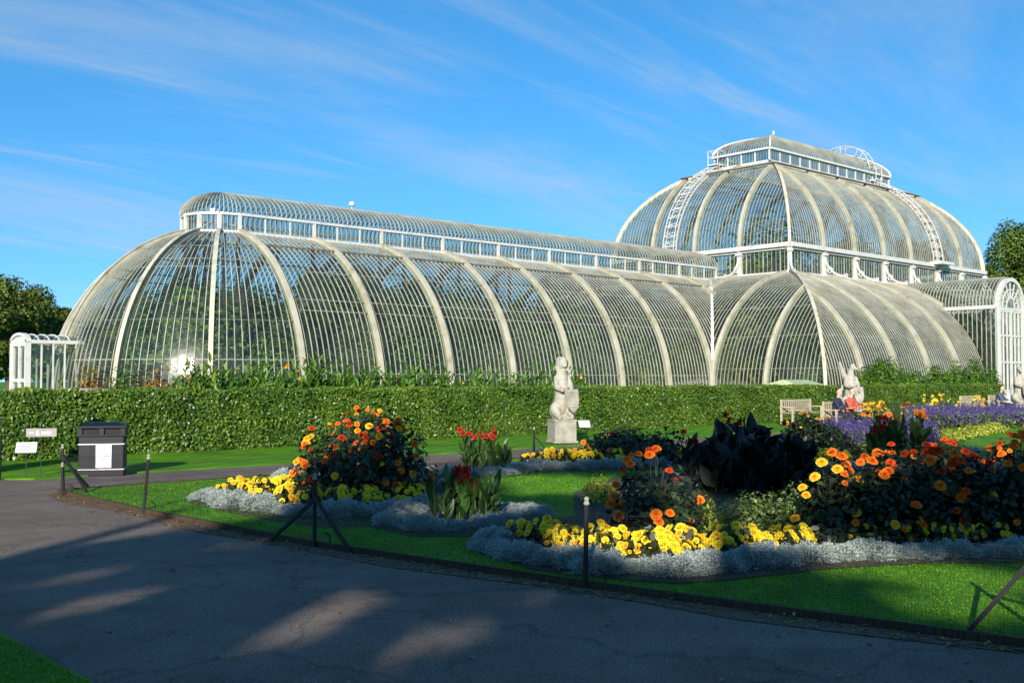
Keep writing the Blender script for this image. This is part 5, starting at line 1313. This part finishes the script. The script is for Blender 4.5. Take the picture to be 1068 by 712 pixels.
# ------------------------------------------------------------------ carved and living figures: overlapping volumes fused into one skin
def capsules(bm, segs, sub=2):
    for seg in segs:
        (a, ra), (b2, rb) = seg[:2]; sc = seg[2] if len(seg) > 2 else (1, 1, 1)
        a, b2 = Vector(a), Vector(b2); L = (b2-a).length; n = max(1, int(L/(max(min(ra, rb), .006)*.55)))
        for i in range(n+1):
            t = i/n; p = a.lerp(b2, t); rr_ = ra+(rb-ra)*t
            mt = Matrix.Translation(p) @ Matrix.Diagonal((rr_*sc[0], rr_*sc[1], rr_*sc[2], 1))
            bmesh.ops.create_icosphere(bm, subdivisions=sub, radius=1, matrix=mt)
def fused(name, segs, mat, parent, voxel=.03, smooth=3, extra=None):
    bm = bmesh.new(); capsules(bm, segs, 2 if voxel > .015 else 1)
    if extra: extra(bm)
    me = bpy.data.meshes.new(name); bm.to_mesh(me); bm.free(); tmp = bpy.data.objects.new('tmp', me); COL.objects.link(tmp)
    rm = tmp.modifiers.new('r', 'REMESH'); rm.mode = 'VOXEL'; rm.voxel_size = voxel
    if smooth: sm = tmp.modifiers.new('s', 'SMOOTH'); sm.iterations = smooth; sm.factor = .5
    dg = bpy.context.evaluated_depsgraph_get(); me2 = bpy.data.meshes.new_from_object(tmp.evaluated_get(dg)); bpy.data.objects.remove(tmp); bpy.data.meshes.remove(me)
    me2.name = name; me2.materials.clear(); me2.materials.append(mat); me2.polygons.foreach_set('use_smooth', [True]*len(me2.polygons))
    o = bpy.data.objects.new(name, me2); COL.objects.link(o); o.parent = parent; return o
def shield(parent, loc, rz, tilt, w2=.25, h2=.62, chk=True):
    bm = bmesh.new(); pts = [(-w2, h2*.5), (w2, h2*.5), (w2, 0), (w2*.72, -h2*.28), (0, -h2*.5), (-w2*.72, -h2*.28), (-w2, 0)]
    f = bm.faces.new([bm.verts.new((x, 0, z)) for x, z in pts]); r = bmesh.ops.extrude_face_region(bm, geom=[f])
    for v in r['geom']:
        if isinstance(v, bmesh.types.BMVert): v.co.y -= .07
    bmesh.ops.recalc_face_normals(bm, faces=bm.faces[:]); me = bpy.data.meshes.new('shield'); bm.to_mesh(me); bm.free(); me.materials.append(M['stone'])
    o = bpy.data.objects.new('shield', me); COL.objects.link(o); o.parent = parent; o.location = loc; o.rotation_euler = (tilt, 0, rz)
    mb = MB()
    if chk:
        for i in range(-2, 3): mb.box((i*w2*.36, -.075, .04), (.014, .02, h2*.72))
        for i in range(-2, 4): mb.box((0, -.075, i*h2*.12), (w2*1.8, .02, .014))
    else:
        mb.box((0, -.078, .0), (.10, .03, h2*.75)); mb.box((0, -.078, h2*.18), (w2*1.7, .03, .09))
    mb.build('carving', M['stone'], o); return o
def beast(loc, rz, label, kind):
    r = empty('beast_statue', (loc[0], loc[1], .06), rz, label, 'statue')
    mb = MB(); mb.box((0, 0, .31), (.62, .62, .62)); mb.box((0, 0, .02), (.70, .70, .06)); mb.box((0, 0, .60), (.65, .65, .06)); mb.build('plinth', M['plinth'], r, bevel=.015)
    z = .62
    def Z(p): return (p[0], p[1], p[2]+z)
    s_ = [(((-.20, .06, .24), .23), ((.18, .06, .24), .23)), (((0, .08, .30), .29), ((0, .02, .72), .25)), (((0, .02, .72), .25), ((0, -.02, 1.08), .21)), (((0, -.02, 1.08), .20), ((0, -.04, 1.34), .13)),
          (((.21, -.02, 1.08), .10), ((.27, -.20, .84), .085)), (((.27, -.20, .84), .085), ((.20, -.33, .72), .075)), (((-.21, -.02, 1.08), .10), ((-.28, -.18, .86), .085)), (((-.28, -.18, .86), .085), ((-.12, -.34, .78), .075)),
          (((.25, 0, .26), .18), ((.24, -.24, .14), .12)), (((-.25, 0, .26), .18), ((-.24, -.24, .14), .12)), (((.24, -.24, .12), .10), ((.22, -.36, .07), .085)), (((-.24, -.24, .12), .10), ((-.22, -.36, .07), .085)),
          (((.1, .30, .1), .07), ((-.30, .26, .12), .05)), (((-.30, .26, .12), .05), ((-.38, .16, .55), .045)), (((-.38, .16, .55), .045), ((-.30, .12, .80), .07))]
    if kind == 'lion':
        s_ = s_[:-3]
        s_ += [(((0, -.06, 1.45), .17), ((0, -.10, 1.50), .165)), (((0, -.12, 1.47), .11), ((.02, -.25, 1.43), .075)), (((-.10, .04, 1.36), .14), ((.10, .04, 1.36), .14)), (((-.14, -.02, 1.48), .10), ((-.12, .02, 1.60), .05)), (((.14, -.02, 1.48), .10), ((.12, .02, 1.60), .05)), (((0, .02, 1.2), .20), ((0, .02, 1.4), .19)),
               (((-.07, -.04, 1.61), .05), ((.07, -.04, 1.61), .05)), (((-.05, -.255, 1.40), .035), ((.05, -.255, 1.40), .035)), (((-.06, -.20, 1.54), .03), ((.06, -.20, 1.54), .03)), (((0, -.27, 1.46), .03), ((0, -.22, 1.54), .025)), (((-.13, .0, 1.3), .07), ((-.10, -.08, 1.12), .05)), (((.13, 0, 1.3), .07), ((.10, -.08, 1.12), .05)), (((0, -.14, 1.28), .07), ((0, -.18, 1.08), .05)), (((.10, -.16, 1.37), .05), ((.20, -.20, 1.25), .05))]
    elif kind == 'wing':
        s_ += [(((.02, -.06, 1.40), .13), ((.06, -.12, 1.50), .13)), (((.08, -.14, 1.49), .085), ((.19, -.26, 1.42), .045)), (((.02, .02, 1.52), .07), ((.0, .06, 1.36), .07))]
        for k in range(5): s_.append((((-.20, .08, 1.02+.04*k), .09), ((-.34-.02*k, .12, 1.30+.09*k), .05), (1, .6, 1)))
        for k in range(3): s_.append((((.20, .10, 1.0), .08), ((.34+.03*k, .14, .78+.1*k), .05), (1, .6, 1)))
    else:
        s_ += [(((0, -.04, 1.40), .13), ((-.02, -.10, 1.52), .13)), (((-.02, -.12, 1.52), .10), ((-.05, -.32, 1.42), .07)), (((-.08, .02, 1.58), .04), ((-.09, .03, 1.70), .02)), (((.06, .02, 1.58), .04), ((.07, .03, 1.70), .02)), (((0, .10, 1.05), .08), ((0, .10, 1.55), .09))]
    s_ = [((Z(a[0]), a[1]), (Z(b2[0]), b2[1]))+tuple(x[2:]) for x in s_ for a, b2 in [x[:2]]]
    s_.append(((( -.2, -.02, z+.03), .06), ((.2, -.02, z+.03), .06), (1.6, 5, 1)))
    fg = fused('figure', s_, M['stone'], r, .017, 1)
    if kind == 'lion': fg.scale = (.80, .85, 1.04); fg.location = (0, 0, -.025)
    else: fg.scale = (.86, .86, 1.04); fg.location = (0, 0, -.025)
    shield(r, (.14, -.37, z+.50), R(14), R(-9), .20, .64, kind != 'wing')
    return r
ST = 21.0
beast((onY(586, ST), ST), R(-24), 'pale stone beast holding a chequered shield, in front of the long hedge', 'lion')
x = onY(887, ST+.2); beast((x, ST+.2), R(-38), 'stone beast with one raised wing between the two hedges', 'wing').rotation_euler[1] = R(0)
x = onY(1063, ST+.3); beast((x, ST+.3), R(-40), 'lichen-topped stone beast at the right edge, in front of the tall porch', 'horse')
x = onY(-20, ST+.9); beast((x, ST+.9), R(-20), 'stone beast mostly cut off by the left edge, before the hedge', 'horse')

# ------------------------------------------------------------------ benches, people, small things
def bench(loc, rz, wd, label):
    r = empty('park_bench', (loc[0], loc[1], .06), rz, label, 'bench', 'benches along the hedge')
    mb = MB()
    for i in range(5): mb.box((0, -.22+i*.10, .43), (wd, .075, .025))
    mb.build('seat', M['wood'], r)
    mb = MB(); mb.box((0, .262, .90), (wd, .045, .08)); mb.box((0, .242, .50), (wd, .04, .06)); n = int(wd/.15)
    for i in range(n): mb.box((-wd/2+.06+i*(wd-.12)/(n-1), .252, .69), (.06, .02, .33))
    mb.build('backrest', M['wood'], r)
    for sx in (-1, 1):
        for yy, hh in ((-.24, .64), (.25, .95)): mb = MB(); mb.box((sx*(wd/2+.035), yy, hh/2), (.07, .07, hh)); mb.build('leg', M['wood'], r)
        mb = MB(); mb.box((sx*(wd/2+.035), -.02, .66), (.09, .62, .04)); mb.build('armrest', M['wood'], r)
    return r
hy = 23.6
def bpos(px, Y): return (onY(px, Y), Y)
bench(bpos(836, 23.9), R(4), 2.2, 'pale slatted bench at the end of the long hedge, right of the bronze cannas')
bench(bpos(880, 20.5), R(4), 2.0, 'bench with two people behind the orange daisies, by the leaning statue')
bench(bpos(1017, 23.9), R(4), 2.4, 'empty weathered bench in front of the shorter hedge')
bench(bpos(1045, 24.0), R(4), 2.2, 'bench with a newspaper reader, next to the right-edge statue')
def person(loc, rz, label, top, trs, hair, lean=0):
    r = empty('person', (loc[0], loc[1], .06), rz, label, 'person')
    h = .47; hd = Vector((0, .02-lean, h+.83)); s_ = []
    s_ += [(((0, .13, h+.02), .13), ((0, .12, h+.22), .125), (1.25, .9, 1)), (((0, .12, h+.22), .125), ((0, .08-lean*.6, h+.48), .135), (1.35, .85, 1)), (((0, .07-lean*.7, h+.56), .065), ((0, .03-lean, h+.72), .052))]
    s_ += [((tuple(hd+Vector((0, .015, 0))), .098), (tuple(hd+Vector((0, 0, .03))), .098), (.86, 1, 1.12)), ((tuple(hd+Vector((0, -.095, -.01))), .018), (tuple(hd+Vector((0, -.105, -.03))), .02)), ((tuple(hd+Vector((0, -.06, -.08))), .045), (tuple(hd+Vector((0, -.05, -.07))), .05)),
           ((tuple(hd+Vector((-.085, .01, 0))), .022), (tuple(hd+Vector((-.088, .015, .02))), .02)), ((tuple(hd+Vector((.085, .01, 0))), .022), (tuple(hd+Vector((.088, .015, .02))), .02))]
    cl = []
    for sx in (-1, 1):
        sh = (sx*.19, .08-lean*.6, h+.50); el = (sx*.24, -.08-lean*.5, h+.24); wr = (sx*.13, -.30, h+.24)
        s_ += [((sh, .055), (el, .042)), ((el, .042), (wr, .028)), ((wr, .028), ((sx*.10, -.37, h+.245), .034), (1, 1, .6))]
        for q in range(4): s_.append(((((sx*(.075+.018*q)), -.39, h+.25), .011), ((sx*(.07+.018*q), -.455+.006*q, h+.235), .009)))
        s_.append((((sx*.075, -.35, h+.25), .012), ((sx*.05, -.40, h+.262), .010)))
        hp = (sx*.10, .10, h+.03); kn = (sx*.12, -.32, h+.02); an = (sx*.12, -.28, .09)
        s_ += [((hp, .09), (kn, .062)), ((kn, .06), (an, .042)), (((sx*.12, -.27, .06), .045), ((sx*.125, -.43, .045), .036))]
        cl.append((sh, el, wr, hp, kn, an))
    fused('body', s_, M['skin'], r, .016, 2)
    js = [(((0, .12, h+.02), .145), ((0, .12, h+.22), .14), (1.25, .95, 1)), (((0, .12, h+.22), .14), ((0, .08-lean*.6, h+.49), .148), (1.35, .9, 1))]
    for sh, el, wr, *_ in cl: js += [((sh, .072), (el, .058)), ((el, .058), (tuple(Vector(el).lerp(Vector(wr), .88)), .043))]
    fused('jacket', js, top, r, .02, 2)
    ts = []
    for *_, hp, kn, an in cl: ts += [((hp, .105), (kn, .078)), ((kn, .076), (tuple(Vector(kn).lerp(Vector(an), .92)), .058))]
    fused('trousers', ts, trs, r, .02, 2)
    for sx in (-1, 1): fused('shoe', [(((sx*.12, -.27, .05), .055), ((sx*.125, -.45, .045), .045), (1, 1, .85))], M['black'], r, .016, 1)
    hs_ = [((tuple(hd+Vector((0, .035, .045))), .098), (tuple(hd+Vector((0, .02, .07))), .094), (.92, 1, 1))]
    fused('hair', hs_, hair, r, .018, 1)
    mb = MB()
    for sx in (-1, 1): mb.tube([tuple(hd+Vector((sx*.034, -.085, .022))), tuple(hd+Vector((sx*.034, -.095, .022)))], .009, 6)
    mb.tube([tuple(hd+Vector((-.022, -.099, -.062))), tuple(hd+Vector((.022, -.099, -.062)))], .006, 5); mb.build('facial_features', M['hair'], r)
    return r
x, y = bpos(875.5, 20.4); person((x, y), R(8), 'seated person in navy with dark hair on the bench by the leaning statue', M['navycloth'], M['darkcloth'], M['hair'])
x, y = bpos(889, 20.4); person((x, y), R(-6), 'seated person in red on the bench by the leaning statue', M['redcloth'], M['darkcloth'], M['bark'])
x, y = bpos(1044, 23.9); person((x, y), R(5), 'seated person in a blue-grey jacket reading a newspaper', M['suit'], M['darkcloth'], M['hair'], .06)
mb = MB()
for sx in (-1, 1): mb.box((sx*.15, 0, 0), (.30, .012, .38), 0, (math.cos(sx*.25), sx*math.sin(sx*.25), 0), (0, 1, 0), (0, .55, .83))
o = mb.build('newspaper', M['paper'], None); o.location = (x+.02, y-.42, .06+.78); tag(o, 'open white newspaper held by the person on the right-hand bench', 'newspaper')
# pale green box and stone bowl that show over the hedge
x, y = bpos(829, 28.2); r = empty('utility_box', (x, y, 0), R(0), 'pale green box with a sloping lid behind the hedge, below the domed centre', 'utility box')
mb = MB(); mb.box((0, 0, .75), (2.0, 1.3, 1.58)); mb.build('body', M['greenpaint'], r, bevel=.02)
mb = MB(); xa, ya = 1.12, .78
A = [(-xa, -ya, 1.50), (xa, -ya, 1.50), (xa, ya, 1.50), (-xa, ya, 1.50)]; B = [(-xa, -ya, 1.58), (xa, -ya, 1.58), (xa, ya, 1.58), (-xa, ya, 1.58)]; C_ = [(-xa*.86, -ya*.05, 1.78), (xa*.86, -ya*.05, 1.78), (xa*.86, ya*.05, 1.78), (-xa*.86, ya*.05, 1.78)]
for P, Q in ((A, B), (B, C_)):
    for i in range(4): mb.face([P[i], P[(i+1) % 4], Q[(i+1) % 4], Q[i]])
mb.face(C_); mb.face(A[::-1]); mb.build('lid', M['greenpaint'], r)
x, y = bpos(81, 29.0); r = empty('stone_urn', (x, y, 0), 0, 'wide flat-rimmed stone urn just over the hedge left of the russet plants', 'urn')
mb = MB(); mb.lathe([(.42, 0), (.42, .12), (.30, .2), (.16, .5), (.14, .8), (.22, 1.0), (.46, 1.22), (.56, 1.40), (.62, 1.46), (.62, 1.53), (.54, 1.53), (.44, 1.38), (0, 1.34)], 28); mb.build('bowl', M['stone'], r, smooth=False)
